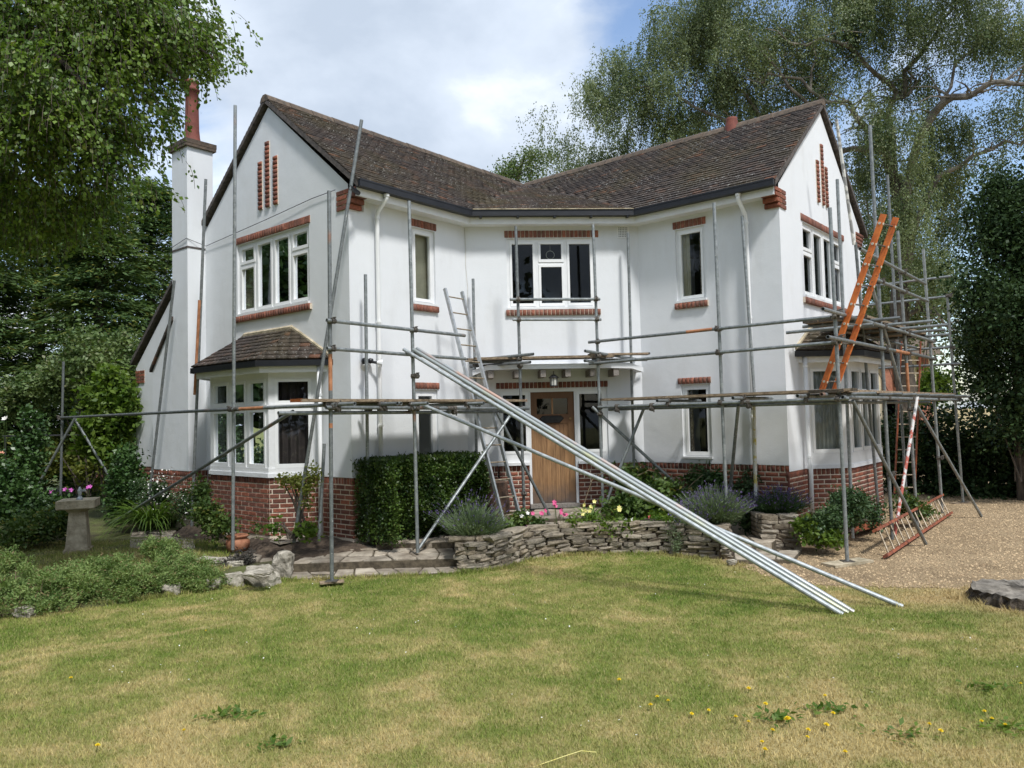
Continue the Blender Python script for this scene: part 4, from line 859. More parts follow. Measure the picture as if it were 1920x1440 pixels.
# scaffold boards
def sboard(F, s0, s1, z, n0, lab, grp, wd=.222, th=.036, tilt=0.0, rz=0.0, mat='board', band=False):
    a, b = F(s0, z, n0), F(s1, z + tilt, n0 + rz); c_, d_ = F(s1, z + tilt, n0 + rz + wd), F(s0, z, n0 + wd); t = Vector((0, 0, th))
    o = MB().hexa([a, b, c_, d_, a + t, b + t, c_ + t, d_ + t]).build('scaffold_board', mat, None, label=lab, cat='board', group=grp)
    for s in (s0, s1 - .03):
        e0, e1, e2, e3 = F(s, z, n0 + (rz if s > s0 else 0)), F(s + .03, z, n0 + (rz if s > s0 else 0)), F(s + .03, z, n0 + wd + (rz if s > s0 else 0)), F(s, z, n0 + wd + (rz if s > s0 else 0)); dz = Vector((0, 0, tilt if s > s0 else 0)); k = Vector((0, 0, .002))
        MB().hexa([p + dz - k for p in (e0, e1, e2, e3)] + [p + dz + t + k for p in (e0, e1, e2, e3)]).build('end_band', 'orange_worn' if band else 'coupler', o)
    return o
for i in range(4): sboard(SL, (-.75, -.7, -.72, -1.74)[i], (2.75, 2.4, 2.66, 2.68)[i], 2.332 if i < 3 else 2.335, .33 + i * .235, 'inner scaffold board of the left platform lying behind the orange ended board' if i < 3 else 'outermost scaffold board of the left platform with a worn orange end', 'boards of the left platform' if i < 3 else None, band=i == 3)
for i in range(4): sboard(SR, (-.05, .1, .0, -.08)[i], (3.5, 3.8, 3.7, 3.95)[i], 2.318, .33 + i * .235, 'weathered scaffold board laid on the right platform above the lavender', 'boards of the right platform', tilt=.01)
for i in range(2): sboard(GR, -1.3, 2.6, 2.318, .79 + i * .235, 'scaffold board of the lower deck outside the right bay window', 'boards of the lower deck by the right bay')
for i in range(2): sboard(GR, 2.65, 6.3, 2.318, .79 + i * .235, 'scaffold board of the lower deck beyond the right bay window', 'boards of the lower deck beyond the right bay')
for i in range(4): sboard(GR, .05, 3.9, 3.438, .28 + i * .24, 'dark scaffold board of the upper deck above the right bay roof', 'boards of the upper deck above the right bay')
for i in range(2): sboard(CE, .0 + .12 * i, 2.43 + .1 * i, 3.062 if i else 3.066, .20 + i * .235, 'rough scaffold board lying across the door canopy', 'boards on the door canopy', th=.04, tilt=.004)
sboard(CE, 2.1, 3.15, 3.105, .42, 'short offcut board lying on the right end of the door canopy boards', None, th=.03)
# loose tubes leaning from the lawn on the scaffold
def loose(pa, pb, lab, mat='galv_new', grp=None): return MB().tube(pa, pb, RT, 12).build('scaffold_tube', mat, None, label=lab, cat='scaffold tube', group=grp)
for i, (pa, pb) in enumerate(((Vector((3.19, 7.50, .075)), at(757, 655, 10.62)), (gnd(1590, 1150, .07), SL(.13, 3.072, 1.27)), (gnd(1601, 1148, .07), SL(.235, 3.10, 1.22)))):
    loose(pa, pb, ('bright galvanised tube nearest the camera in the leaning bundle', 'greenish stained galvanised tube in the middle of the leaning bundle', 'galvanised tube with pinkish patches at the back of the leaning bundle')[i], ('galv_new', 'galv_green', 'galv_pink')[i], 'tubes of the leaning bundle')
loose(gnd(1693, 1138, .06), SL(.28, 2.285, 1.29), 'single loose tube leaning low from the lawn below the bundle', 'galv_new')
# ---------------------------------------------------------------- ladders
def ladder(name, a0, a1, b0, b1, nr, r_st, wst, mat, rmat, label, first=.12, flat=True, bolts=False, rr=.012):
    """a0-a1 one stile from foot to top, b0-b1 the other"""
    base = (a0 + b0) / 2; t = thing(name, base, label, 'ladder'); e = (b0 - a0).normalized(); d_ = (a1 - a0).normalized(); nn = e.cross(d_).normalized()
    for p, q in ((a0, a1), (b0, b1)):
        if flat:
            h = [p - e * r_st - nn * wst, p + e * r_st - nn * wst, p + e * r_st + nn * wst, p - e * r_st + nn * wst]
            MB().hexa(h + [x + (q - p) for x in h]).build('stile', mat, t)
        else: MB().tube(p, q, r_st, 10).build('stile', mat, t)
    for i in range(nr):
        f = (first + i * (1 - 2 * first) / (nr - 1)); MB().tube(a0.lerp(a1, f), b0.lerp(b1, f), rr, 8, False).build('rung', rmat, t)
        if bolts:
            for p, s_ in ((a0.lerp(a1, f), -1), (b0.lerp(b1, f), 1)):
                for sg in (1, -1): MB().tube(p + nn * (wst * sg * .9), p + nn * (wst + .006) * sg, .017, 8, False).build('bolt', 'zinc', t)
                MB().tube(p + e * s_ * r_st * .9, p + e * s_ * (r_st + .008), .018, 8, False).build('bolt', 'zinc', t)
    return t
ladder('ladder', gnd(945, 984, .42), at(834, 541, 12.45), gnd(977, 979, .42), at(866, 547, 12.68), 14, .017, .03, 'alu', 'rung', 'slim aluminium ladder leaning on the left scaffold beside the front door', .035)
b = GR(-1.08, 2.36, .90); tt = GR(-1.08, 4.66, 1.79); off_ = Vector((.81, .59, 0)) * .32
ladder('ladder', b, tt, b + off_, tt + off_, 9, .019, .036, 'orange', 'coupler', 'bright orange ladder standing on the right platform and rising past the guard rails', .05, bolts=True)
a0, a1 = gnd(1660, 1043, .05), gnd(1790, 957, .05); up_ = at(1640, 995, 10.75) - gnd(1660, 1043, .05)
a1 = a0 + (a1 - a0).normalized() * 5.2
ladder('ladder', a0, a1, a0 + up_, a1 + up_, 15, .022, .035, 'red_oxide', 'rung', 'rusty orange ladder lying on its side along the gravel against the scaffold feet', .04)
ladder('ladder', at(1677, 925, 16.2), at(1690, 640, 15.8), at(1715, 925, 16.2), at(1726, 640, 15.8), 12, .013, .018, 'red_oxide', 'rung', 'thin rusty ladder standing upright behind the right scaffold in front of the dark hedge', .04)
# ---------------------------------------------------------------- ground
def lawn_z(x, y): return np.maximum(0, .05 * (9 - y))
def ground_mat(name, kind):
    mt, t, b = newmat(name); p, isl = posn(t)
    sy0 = t.nodes.new('ShaderNodeSeparateXYZ'); t.links.new(p, sy0.inputs[0]); sy_ = sy0.outputs[1]
    big = noise_n(t, p, .75, 6, 0.62, .3); mid = noise_n(t, p, 3.2, 5, 0.65); fin = noise_n(t, p, 38, 4, 0.7)
    f = math_n(t, 'ADD', math_n(t, 'ADD', math_n(t, 'MULTIPLY', big, .50), math_n(t, 'MULTIPLY', mid, .34)), math_n(t, 'MULTIPLY', fin, .22))
    k = 1.38 if kind == 'blade' else .95
    sc3 = lambda c: tuple(x * k for x in c)
    f = math_n(t, 'ADD', f, ramp_n(t, math_n(t, 'MULTIPLY', sy_, .1), [(.40, .045), (.75, -.012)]))
    c = ramp_n(t, f, [(.41, sc3((.095, .148, .024))), (.49, sc3((.165, .205, .044))), (.56, sc3((.255, .252, .082))), (.63, sc3((.41, .335, .155)))])
    s_ = t.nodes.new('ShaderNodeSeparateXYZ'); t.links.new(p, s_.inputs[0])
    # straw coloured line left across the turf
    q1, q2 = gnd(0, 1240, .15), gnd(480, 1152, .1); nx, ny = (q2 - q1).y, -(q2 - q1).x; L = math.hypot(nx, ny); nx /= L; ny /= L
    dl = math_n(t, 'ABSOLUTE', math_n(t, 'ADD', math_n(t, 'ADD', math_n(t, 'MULTIPLY', s_.outputs[0], nx), math_n(t, 'MULTIPLY', s_.outputs[1], ny)), math_n(t, 'ADD', math_n(t, 'MULTIPLY', math_n(t, 'SUBTRACT', mid, .5), .5), -(q1.x * nx + q1.y * ny))))
    inx = ramp_n(t, math_n(t, 'MULTIPLY', math_n(t, 'ADD', s_.outputs[0], 8.0), .1), [(.50, 1.0), (.56, 0.0)])
    c = mix_n(t, math_n(t, 'MULTIPLY', math_n(t, 'MULTIPLY', ramp_n(t, dl, [(.02, .8), (.10, 0.0)]), inx), .9), c, sc3((.44, .36, .17)))
    dry = ramp_n(t, math_n(t, 'ADD', math_n(t, 'MULTIPLY', math_n(t, 'ADD', s_.outputs[0], math_n(t, 'MULTIPLY', s_.outputs[1], .45)), .08), math_n(t, 'MULTIPLY', big, .25)), [(.68, 0.0), (.80, .8)])
    c = mix_n(t, dry, c, sc3((.43, .32, .17)))
    if kind == 'blade':
        c = mix_n(t, 1.0, c, ramp_n(t, isl, [(0, .72), (1, 1.25)]), 'MULTIPLY')
        r2 = math_n(t, 'FRACT', math_n(t, 'MULTIPLY', isl, 23.7)); c = mix_n(t, ramp_n(t, r2, [(.80, 0.0), (.86, .75)]), c, (.46, .38, .19))
    t.links.new(c, b.inputs['Base Color']); b.inputs['Roughness'].default_value = .8; b.inputs['Specular IOR Level'].default_value = .2
    if kind != 'blade': bump(t, b, fin, .9, .03)
    else:
        tr = t.nodes.new('ShaderNodeBsdfTranslucent'); t.links.new(c, tr.inputs[0]); mxs = t.nodes.new('ShaderNodeMixShader'); mxs.inputs[0].default_value = .3
        t.links.new(b.outputs[0], mxs.inputs[1]); t.links.new(tr.outputs[0], mxs.inputs[2]); t.links.new(mxs.outputs[0], t.nodes['Material Output'].inputs[0])
    return mt
M['lawn'] = ground_mat('lawn_soil', 'soil'); M['blade'] = ground_mat('grass_blade', 'blade')
def gravel_mat():
    mt, t, b = newmat('gravel'); p, _ = posn(t); f = noise_n(t, p, 55, 5, .75); g = noise_n(t, p, 1.2, 4)
    c = ramp_n(t, math_n(t, 'ADD', math_n(t, 'MULTIPLY', f, .75), math_n(t, 'MULTIPLY', g, .25)), [(.34, (.085, .055, .030)), (.45, (.24, .168, .090)), (.57, (.44, .325, .19)), (.70, (.62, .50, .33))])
    t.links.new(c, b.inputs['Base Color']); b.inputs['Roughness'].default_value = .95; bump(t, b, f, 1.0, .03); return mt
M['gravel'] = gravel_mat(); M['chip'] = P('gravel_chip', (.20, .135, .075), (.52, .39, .235), 30, .9, rand=.45)
xs = np.concatenate([np.linspace(-300, -24, 12), np.linspace(-20, 24, 45), np.linspace(28, 300, 12)]); ys = np.concatenate([np.linspace(-60, -4, 8), np.linspace(-2, 30, 33), np.linspace(34, 600, 14)])
gx, gy = np.meshgrid(xs, ys); V = np.stack([gx, gy, np.minimum(lawn_z(gx, gy), .45)], -1).reshape(-1, 3); nx_ = len(xs); ii = np.arange((len(ys) - 1) * nx_).reshape(len(ys) - 1, nx_)[:, :-1].ravel()
np_mesh('lawn', V, np.stack([ii, ii + 1, ii + nx_ + 1, ii + nx_], 1), 'lawn', kind='structure')
def sheet(name, pts, z, mat, kind='structure', sub=0, jit=0.0):
    """flat sheet with a slightly ragged outline"""
    out = []
    for i, (x, y) in enumerate(pts):
        x2, y2 = pts[(i + 1) % len(pts)]; L = math.hypot(x2 - x, y2 - y); k = max(1, int(L / .18)) if sub else 1
        for j in range(min(k, 60)): f = j / min(k, 60); out.append((x + (x2 - x) * f + random.uniform(-jit, jit), y + (y2 - y) * f + random.uniform(-jit, jit)))
    zf = z if callable(z) else (lambda x, y: z)
    tr = tessellate_polygon([[Vector((x, y, 0)) for x, y in out]]); me = MB().add([(x, y, zf(x, y)) for x, y in out], [tuple(q) for q in tr])
    return me.build(name, mat, None, kind=kind, origin=(out[0][0], out[0][1], 0))
sheet('gravel_drive', [(2.9, 11.3), (3.0, 10.35), (3.3, 9.35), (3.7, 9.05), (5.0, 8.72), (6.5, 8.5), (9, 8.3), (16, 8.3), (18, 26), (8.5, 24), (5.2, 17), (4.6, 13.0)], lambda x, y: max(0, .05 * (9 - y)) + .005, 'gravel', sub=1, jit=.05)
n = 42000; X = RNG.uniform(2.9, 12, n); Y = RNG.uniform(8.3, 19, n); edge = np.interp(X, [2.9, 3.3, 3.7, 5, 6.5, 9, 16], [10.6, 9.35, 9.05, 8.72, 8.5, 8.3, 8.3]); keep = (Y > edge - RNG.gamma(1, .10, n)) & (((X - 4.3) * .65 + (Y - 11.9) * .76 > -1.6) | (Y < 11.0)) & ~((X < 4.7) & (Y > 11.3))
Pn = np.stack([X, Y, lawn_z(X, Y) + .006], 1)[keep]; m_ = len(Pn); sz = RNG.uniform(.008, .022, m_)
T4_ = np.array([(1, 0, 0), (-.5, .8, 0), (-.5, -.8, 0), (0, 0, .8)]); rot = RNG.uniform(0, 6.28, m_); cs, sn = np.cos(rot)[:, None], np.sin(rot)[:, None]
st_ = RNG.uniform(.6, 1.6, (m_, 1)); xy = np.stack([T4_[None, :, 0] * st_ * cs - T4_[None, :, 1] * sn, T4_[None, :, 0] * st_ * sn + T4_[None, :, 1] * cs, np.broadcast_to(T4_[None, :, 2], (m_, 4))], -1) * sz[:, None, None] + Pn[:, None]
k4 = np.arange(m_)[:, None] * 4; F4 = np.concatenate([k4 + np.array([[0, 1, 3]]), k4 + np.array([[1, 2, 3]]), k4 + np.array([[2, 0, 3]])])
np_mesh('gravel', xy.reshape(-1, 3), F4, 'chip', kind='stuff')
# planted ground left of the house, soil in the beds
gl_pts = [(-16, 8.0), (-5.6, 8.25), (-4.6, 9.0), (-3.8, 9.65), (-3.05, 10.05), (-3.0, 10.5), (-3.2, 11.6), (-7.6, 15.8), (-9.5, 24), (-22, 26), (-22, 9)]
def inside(px, py, poly):
    c = np.zeros(px.shape, bool); n = len(poly)
    for i in range(n):
        x0, y0 = poly[i]; x1, y1 = poly[(i + 1) % n]; k = ((y0 > py) != (y1 > py)); c ^= k & (px < (x1 - x0) * (py - y0) / ((y1 - y0) or 1e-9) + x0)
    return c
def mound(name, pts, ztop, zedge, slope, mat, step=.12, amp=.012):
    P_ = np.array(pts); x = np.arange(P_[:, 0].min() - step, P_[:, 0].max() + step, step); y = np.arange(P_[:, 1].min() - step, P_[:, 1].max() + step, step); gx, gy = np.meshgrid(x, y)
    ins = inside(gx, gy, pts); dist = np.full(gx.shape, 9.0)
    for i in range(len(pts)):
        a = P_[i]; b = P_[(i + 1) % len(pts)]; d_ = b - a; t = np.clip(((gx - a[0]) * d_[0] + (gy - a[1]) * d_[1]) / (d_ @ d_), 0, 1); dist = np.minimum(dist, np.hypot(gx - a[0] - t * d_[0], gy - a[1] - t * d_[1]))
    zt = ztop(gx, gy) if callable(ztop) else ztop
    z = np.where(ins, np.minimum(zt, zedge + slope * dist), zedge - .02) + amp * (np.sin(gx * 5.1 + gy * 2.3) + np.sin(gx * 2.7 - gy * 6.1) + RNG.normal(0, .5, gx.shape)) * ins
    nx = len(x); k = np.arange((len(y) - 1) * nx).reshape(len(y) - 1, nx)[:, :-1]; use = (ins[:-1, :-1] | ins[1:, :-1] | ins[:-1, 1:] | ins[1:, 1:]); k = k[use]
    V = np.stack([gx, gy, z], -1).reshape(-1, 3); F = np.stack([k, k + 1, k + nx + 1, k + nx], 1); us, inv = np.unique(F, return_inverse=True)
    o = np_mesh(name, V[us], inv.reshape(F.shape), mat, kind='structure'); o.data.polygons.foreach_set('use_smooth', [True] * len(o.data.polygons)); return o
M['rough_turf'] = P('rough_turf', (.05, .042, .02), (.10, .115, .03), 3.5, .95, bmp=.9, bscale=40)
mound('garden_ground', gl_pts, .115, -.01, .35, 'rough_turf', .16)
mound('flower_bed', [(-3.95, 11.35), (-3.3, 10.85), (-2.9, 10.75), (-2.0, 11.15), (-2.3, 11.8), (-3.2, 12.4), (-5.0, 14.4), (-6.4, 14.8), (-6.0, 13.2), (-4.5, 12.4)], lambda x, y: .20 + .11 * np.clip((x * .3 + y - 10.0) / 1.2, 0, 1), .13, .5, 'soil', .08, .014)
# retaining stone planter
front = [(-.80, 10.38), (-.55, 10.36), (-.22, 10.56), (.13, 11.05), (.42, 11.30), (.74, 11.43), (1.45, 11.46), (2.17, 11.38), (2.53, 11.08), (3.03, 10.74), (3.10, 10.95)]
backl = [(3.25, 11.9), (3.4, 13.0), (2.3, 13.5), (1.5, 13.35), (.35, 13.3), (-.7, 13.3), (-1.0, 12.5), (-.85, 11.5), (-.86, 10.9)]
sheet('planter_soil', [(x, y + .06) for x, y in front] + backl, lambda x, y: .37 if y < 12.3 else .43, 'soil', sub=1, jit=.0)
pw_ = thing('planter_wall', (.8, 11.2, 0), 'low curved dry stone wall holding the flower bed in front of the door', 'wall')
path_ = [Vector((-.86, 10.95))] + [Vector(p) for p in front] + [Vector((3.2, 11.6))]
cum = [0]
for a, b in zip(path_, path_[1:]): cum.append(cum[-1] + (b - a).length)
def along(s):
    s = max(0, min(s, cum[-1] - 1e-4))
    for i in range(len(cum) - 1):
        if s <= cum[i + 1]: 
            d_ = (path_[i + 1] - path_[i]).normalized(); return path_[i] + d_ * (s - cum[i]), d_
corev = []; core = MB()
for i in range(len(path_) - 1):
    a, b = path_[i], path_[i + 1]; da, db = Vector((-(b - a).y, (b - a).x)).normalized() * .16, Vector((-(b - a).y, (b - a).x)).normalized() * .16
    core.hexa([(a.x + da.x * .3, a.y + da.y * .3, -.05), (b.x + db.x * .3, b.y + db.y * .3, -.05), (b.x + db.x, b.y + db.y, -.05), (a.x + da.x, a.y + da.y, -.05), (a.x + da.x * .3, a.y + da.y * .3, .34), (b.x + db.x * .3, b.y + db.y * .3, .34), (b.x + db.x, b.y + db.y, .34), (a.x + da.x, a.y + da.y, .34)])
core.build('wall_core', 'soil', pw_)
PS = []; z = -.02; r_ = np.random.default_rng(5)
while z < .40:
    h = float(r_.uniform(.040, .072)); s = -float(r_.uniform(0, .15))
    last = z + h > .40
    while s < cum[-1]:
        L = float(r_.uniform(.12, .44)) * (1.15 if last else 1.0); p, d_ = along(s + L / 2); nn = Vector((d_.y, -d_.x)); dep = float(r_.uniform(.13, .19)) * (1.3 if last else 1)
        c = Vector((p.x, p.y, z + h / 2)) - Vector((nn.x, nn.y, 0)) * (dep / 2 - .01 + float(r_.normal(0, .012)))
        mm = Matrix((Vector((d_.x, d_.y, 0)), Vector((nn.x, nn.y, 0)), Z3)).transposed().to_4x4(); mm.translation = c
        PS.append(('stone', pw_, 'rough%d' % int(r_.integers(6)), 'stone', mm @ Matrix.Rotation(float(r_.normal(0, .03)), 4, 'Y') @ Matrix.Diagonal((L * 1.0, dep, h * 1.02, 1)))); s += L + .004
    z += h + .002
# stone pier at the end of the right flower bed
pier = thing('stone_pier', (3.99, 11.05, 0), 'square dry stone pier by the gravel below the dark lavender', 'wall'); 
pc_ = at(1463, 1010, 11.2); z = .0
MB().box((pc_.x - .24, pc_.y - .02, 0), (pc_.x + .24, pc_.y + .4, .50)).build('pier_core', 'soil', pier)
while z < .50:
    h = float(r_.uniform(.05, .085)); x = pc_.x - .29
    while x < pc_.x + .25:
        L = float(r_.uniform(.16, .34)); L = min(L, pc_.x + .30 - x); mm = Matrix.Translation((x + L / 2, pc_.y + .07, z + h / 2)) @ Matrix.Rotation(math.pi, 4, 'Z') @ Matrix.Rotation(float(r_.normal(0, .03)), 4, 'Y') @ Matrix.Diagonal((L, .22, h, 1)); PS.append(('stone', pier, 'rough%d' % int(r_.integers(6)), 'stone', mm)); x += L + .004
    for sx in (-1, 1): PS.append(('stone', pier, 'rough1', 'stone', Matrix.Translation((pc_.x + sx * .22, pc_.y + .30, z + h / 2)) @ Matrix.Rotation(sx * -math.pi / 2, 4, 'Z') @ Matrix.Diagonal((.3, .16, h, 1))))
    z += h + .002
place_pieces(PS, 300, lambda n: 'rubble')
# crazy paving
def paving(name, quad, nu, nv, z, th, label=None, seed=1, mat='paving'):
    """irregular slabs filling a four-sided patch; quad a,b (front left, front right), c, d (back)"""
    r = np.random.default_rng(seed); a, b, c, d_ = [Vector(p) for p in quad]; root = props(bpy.data.objects.new(name, None), kind='structure'); COL.objects.link(root); root.location = (a.x, a.y, z if not callable(z) else z(a.x, a.y)); BASE[root.name] = Vector(root.location)
    G = {}
    for i in range(nu + 1):
        for j in range(nv + 1):
            f = (i + (r.uniform(-.3, .3) if 0 < i < nu else 0)) / nu; g = (j + (r.uniform(-.3, .3) if 0 < j < nv else r.uniform(-.05, .05))) / nv
            G[i, j] = (a.lerp(b, f)).lerp(d_.lerp(c, f), g)
    for i in range(nu):
        for j in range(nv):
            q = [G[i, j], G[i + 1, j], G[i + 1, j + 1], G[i, j + 1]]; ce = sum(q, Vector((0, 0))) / 4; pts = []
            for k in range(4):
                p0, p1 = q[k], q[(k + 1) % 4]
                for f in (0.08, .5, .92): 
                    p = p0.lerp(p1, f); p = p + (ce - p) * (.045 + float(r.uniform(0, .05))); pts.append(p)
            dz = float(r.normal(0, .009)); zf = z if callable(z) else (lambda x, y: z); n_ = len(pts)
            vs = [(p.x, p.y, zf(p.x, p.y) - th) for p in pts] + [(p.x + (ce.x - p.x) * .0, p.y, zf(p.x, p.y) - .012 + dz) for p in pts] + [(p.x + (ce.x - p.x) * .06, p.y + (ce.y - p.y) * .06, zf(p.x, p.y) + dz + float(r.normal(0, .003))) for p in pts]
            fs = [(k, (k + 1) % n_, n_ + (k + 1) % n_, n_ + k) for k in range(n_)] + [(n_ + k, n_ + (k + 1) % n_, 2 * n_ + (k + 1) % n_, 2 * n_ + k) for k in range(n_)] + [tuple(range(2 * n_, 3 * n_))]
            MB().add(vs, fs).build('paving_stone', mat, root)
    zf = z if callable(z) else (lambda x, y: z)
    MB().hexa([(p.x, p.y, -.05) for p in (a, b, c, d_)] + [(p.x, p.y, zf(p.x, p.y) - .022) for p in (a, b, c, d_)]).build('joint_bed', 'joint', root)
paving('paved_strip', [(-3.0, 10.07), (-.72, 10.25), (-.78, 10.62), (-3.1, 10.52)], 8, 1, .035, .05, seed=3)
paving('terrace', [(-3.12, 10.47), (-.78, 10.58), (-.95, 11.35), (-2.95, 11.05)], 7, 2, lambda x, y: .155 + .045 * max(0, y - 10.5), .19, seed=4)
paving('terrace', [(-2.05, 11.15), (-.9, 11.25), (-.85, 12.2), (-1.3, 12.4)], 3, 2, lambda x, y: .28, .2, seed=6)
paving('terrace', [(-2.95, 11.06), (-2.02, 11.12), (-1.9, 11.5), (-2.5, 11.35)], 3, 1, lambda x, y: .21, .10, seed=8)
paving('porch_paving', [(.25, 12.2), (1.4, 12.2), (1.55, 13.35), (.30, 13.35)], 3, 2, .45, .06, seed=9)
paving('porch_path', [(.25, 11.55), (1.25, 11.6), (1.4, 12.18), (.25, 12.18)], 3, 1, .395, .06, seed=15)
paving('step', [(2.98, 10.42), (3.75, 10.35), (4.15, 11.05), (3.12, 10.95)], 3, 1, .075, .07, seed=10)
paving('step', [(3.12, 11.0), (3.72, 10.98), (4.0, 11.5), (3.2, 11.7)], 2, 1, .21, .17, seed=11)
paving('garden_path', [(-6.2, 12.2), (-5.0, 11.9), (-5.9, 13.9), (-7.4, 14.6)], 4, 3, .135, .03, seed=12)
paving('garden_path', [(-4.2, 10.9), (-3.15, 10.75), (-3.3, 11.2), (-4.3, 11.5)], 4, 1, .135, .03, seed=13)
tl = MB(); q = gnd(540, 1008, .26)
tl.add([gnd(x, y, .25) for x, y in ((505, 1015), (518, 1005), (548, 998), (566, 1003), (560, 1015), (525, 1021))] + [gnd(x, y, .275) for x, y in ((505, 1015), (518, 1005), (548, 998), (566, 1003), (560, 1015), (525, 1021))], [(5, 4, 3, 2, 1, 0), (6, 7, 8, 9, 10, 11)] + [(i, (i + 1) % 6, 6 + (i + 1) % 6, 6 + i) for i in range(6)])
tl.build('broken_slab', 'paving', None, label='pale broken slab lying in the soil below the left bay', cat='slab')
MB().hexa([gnd(*p, .08) for p in ((1630, 965), (1655, 985), (1600, 1000), (1590, 985))] + [gnd(*p, .12) for p in ((1630, 965), (1655, 985), (1600, 1000), (1590, 985))]).build('edging_board', 'red_oxide', None, label='short reddish edging board lying under the shrub by the right bay', cat='board')
# rocks edging the left bed
def rock(px, py, z, size, label, seed, mat='rock', dy=0):
    r = np.random.default_rng(seed); bm = bmesh.new(); bmesh.ops.create_cube(bm, size=1.7); bmesh.ops.subdivide_edges(bm, edges=bm.edges[:], cuts=5, use_grid_fill=True); dirs = [Vector(r.normal(size=3)).normalized() for _ in range(12)]; ds = r.uniform(.78, 1.1, 12); ph = r.uniform(0, 6, 6)
    for vv in bm.verts:
        for d_, k in zip(dirs, ds):
            e = vv.co.dot(d_)
            if e > k: vv.co -= d_ * (e - k)
        c_ = vv.co; vv.co += c_.normalized() * (.05 * math.sin(5 * c_.x + ph[0]) * math.sin(6 * c_.y + ph[1]) + .04 * math.sin(9 * c_.z + ph[2] + 4 * c_.x)) + Vector(r.normal(size=3)) * .022
    p = gnd(px, py, z); me = bpy.data.meshes.new('rock'); 
    for vv in bm.verts: vv.co = Vector((vv.co.x * size[0], vv.co.y * size[1], vv.co.z * size[2] + size[2] * .35)) * (.82 if seed not in (8, 9, 10, 11, 1) else .6)
    bm.to_mesh(me); bm.free(); me.materials.append(M[mat]); o = bpy.data.objects.new('rock', me); COL.objects.link(o); o.location = p; o.rotation_euler.z = float(r.uniform(-.3, .3)); BASE[o.name] = p
    return props(o, label, 'rock', 'pale rocks edging the left bed')
rock(440, 1094, .03, (.25, .18, .19), 'squarish pale rock between the shrub and the largest rock', 1)
rock(492, 1092, .03, (.27, .2, .22), 'largest squared rock with a flat white face at the end of the rock edging', 2)
rock(530, 1072, .06, (.19, .2, .27), 'tall upright grey rock where the edging meets the paving', 3)
rock(400, 1056, .13, (.38, .22, .07), 'flat white rock lying in front of the terracotta pot', 4)
rock(482, 1078, .20, (.25, .14, .05), 'thin flat stone laid on top of the squared rock', 5)
rock(398, 1100, .03, (.22, .18, .15), 'low pale rock half under the end of the grey green shrub', 11)
rock(440, 1062, .10, (.18, .12, .08), 'small grey rock behind the dark heather', 7)
rock(322, 1108, .04, (.22, .15, .12), 'grey rock under the right part of the long shrub', 8); rock(95, 1135, .05, (.24, .16, .17), 'pale rock under the left part of the long shrub', 9); rock(45, 1152, .06, (.20, .14, .12), 'white rock at the left edge of the picture under the shrub', 10)
rock(1372, 1056, .03, (.09, .07, .05), 'small pale rock at the foot of the planter wall corner', 12)
# ---------------------------------------------------------------- garden objects
bp = gnd(147, 1032, .12); bt = thing('bird_bath', bp, 'weathered stone bird bath with a square slab top on a tapered pillar', 'bird bath')
def frust(mb, c, z0, a0, z1, a1, rot): 
    f = lambda a, z: [Vector((c.x, c.y, c.z)) + Vector((a * math.cos(rot + math.pi / 4 + i * math.pi / 2), a * math.sin(rot + math.pi / 4 + i * math.pi / 2), z)) for i in range(4)]
    return mb.hexa(f(a0, z0) + f(a1, z1))
rt_ = .35
frust(MB(), bp, -.02, .27, .04, .26, rt_).build('foot', 'concrete', bt); mb = MB(); frust(mb, bp, .04, .225, .62, .165, rt_); frust(mb, bp, .62, .18, .675, .235, rt_); mb.build('pillar', 'concrete', bt)
mb = MB(); frust(mb, bp, .675, .365, .69, .38, rt_); frust(mb, bp, .69, .38, .81, .38, rt_); top_ = mb.build('slab_top', 'concrete', bt)
fb = Vector((bp.x + .05, bp.y - .05, bp.z + .815)); MB().lathe(tuple(fb), [(0, 0), (.05, .0), (.04, .03), (.018, .05), (.03, .10), (.035, .14), (.015, .19), (0, .2)], 10).add([fb + Vector((.02, 0, .12)), fb + Vector((.10, .01, .13)), fb + Vector((.08, .01, .17)), fb + Vector((.02, 0, .15))], [(0, 1, 2, 3)]).build('bird_figure', 'galv_new', None, label='small grey bird figure standing on the stone bird bath', cat='ornament')
pp_ = gnd(446, 1032, .13); MB().lathe(tuple(pp_), [(.0, 0), (.135, 0), (.165, .05), (.18, .11), (.17, .16), (.135, .19), (.14, .20), (.165, .215), (.168, .235), (.15, .245), (.125, .235), (.115, .18), (.0, .18)], 28, .012).build('plant_pot', 'terra', None, smooth=True, label='squat terracotta pot standing at the corner of the left bay', cat='plant pot')
sp = Vector((5.27, 7.86, .04)); r2 = np.random.default_rng(3); vs = []; fs = []; n_ = 64
for k, (rr_, zz_) in enumerate(((.55, -.1), (.53, .03), (.51, .10), (.50, .145), (.46, .155), (.24, .148), (0.02, .15))):
    for i in range(n_):
        t = 2 * math.pi * i / n_; q = rr_ * (1 + .07 * math.sin(3 * t + 1) + .045 * math.sin(7 * t) + (.05 if k < 3 else .012) * float(r2.normal())); vs.append(sp + Vector((q * math.cos(t), q * math.sin(t), zz_ + (.012 * float(r2.normal()) if k > 2 else 0))))
for k in range(6):
    for i in range(n_): j = (i + 1) % n_; fs.append((k * n_ + i, k * n_ + j, (k + 1) * n_ + j, (k + 1) * n_ + i))
stt = thing('tree_stump', sp, 'low wide grey tree stump at the edge of the lawn by the gravel', 'tree stump')
MB().add(vs[:4 * n_], [f for f in fs if max(f) < 4 * n_]).build('bark', 'stump_bark', stt); MB().add(vs[3 * n_:], [tuple(i - 3 * n_ for i in f) for f in fs if min(f) >= 3 * n_]).build('cut_face', 'stump_top', stt)
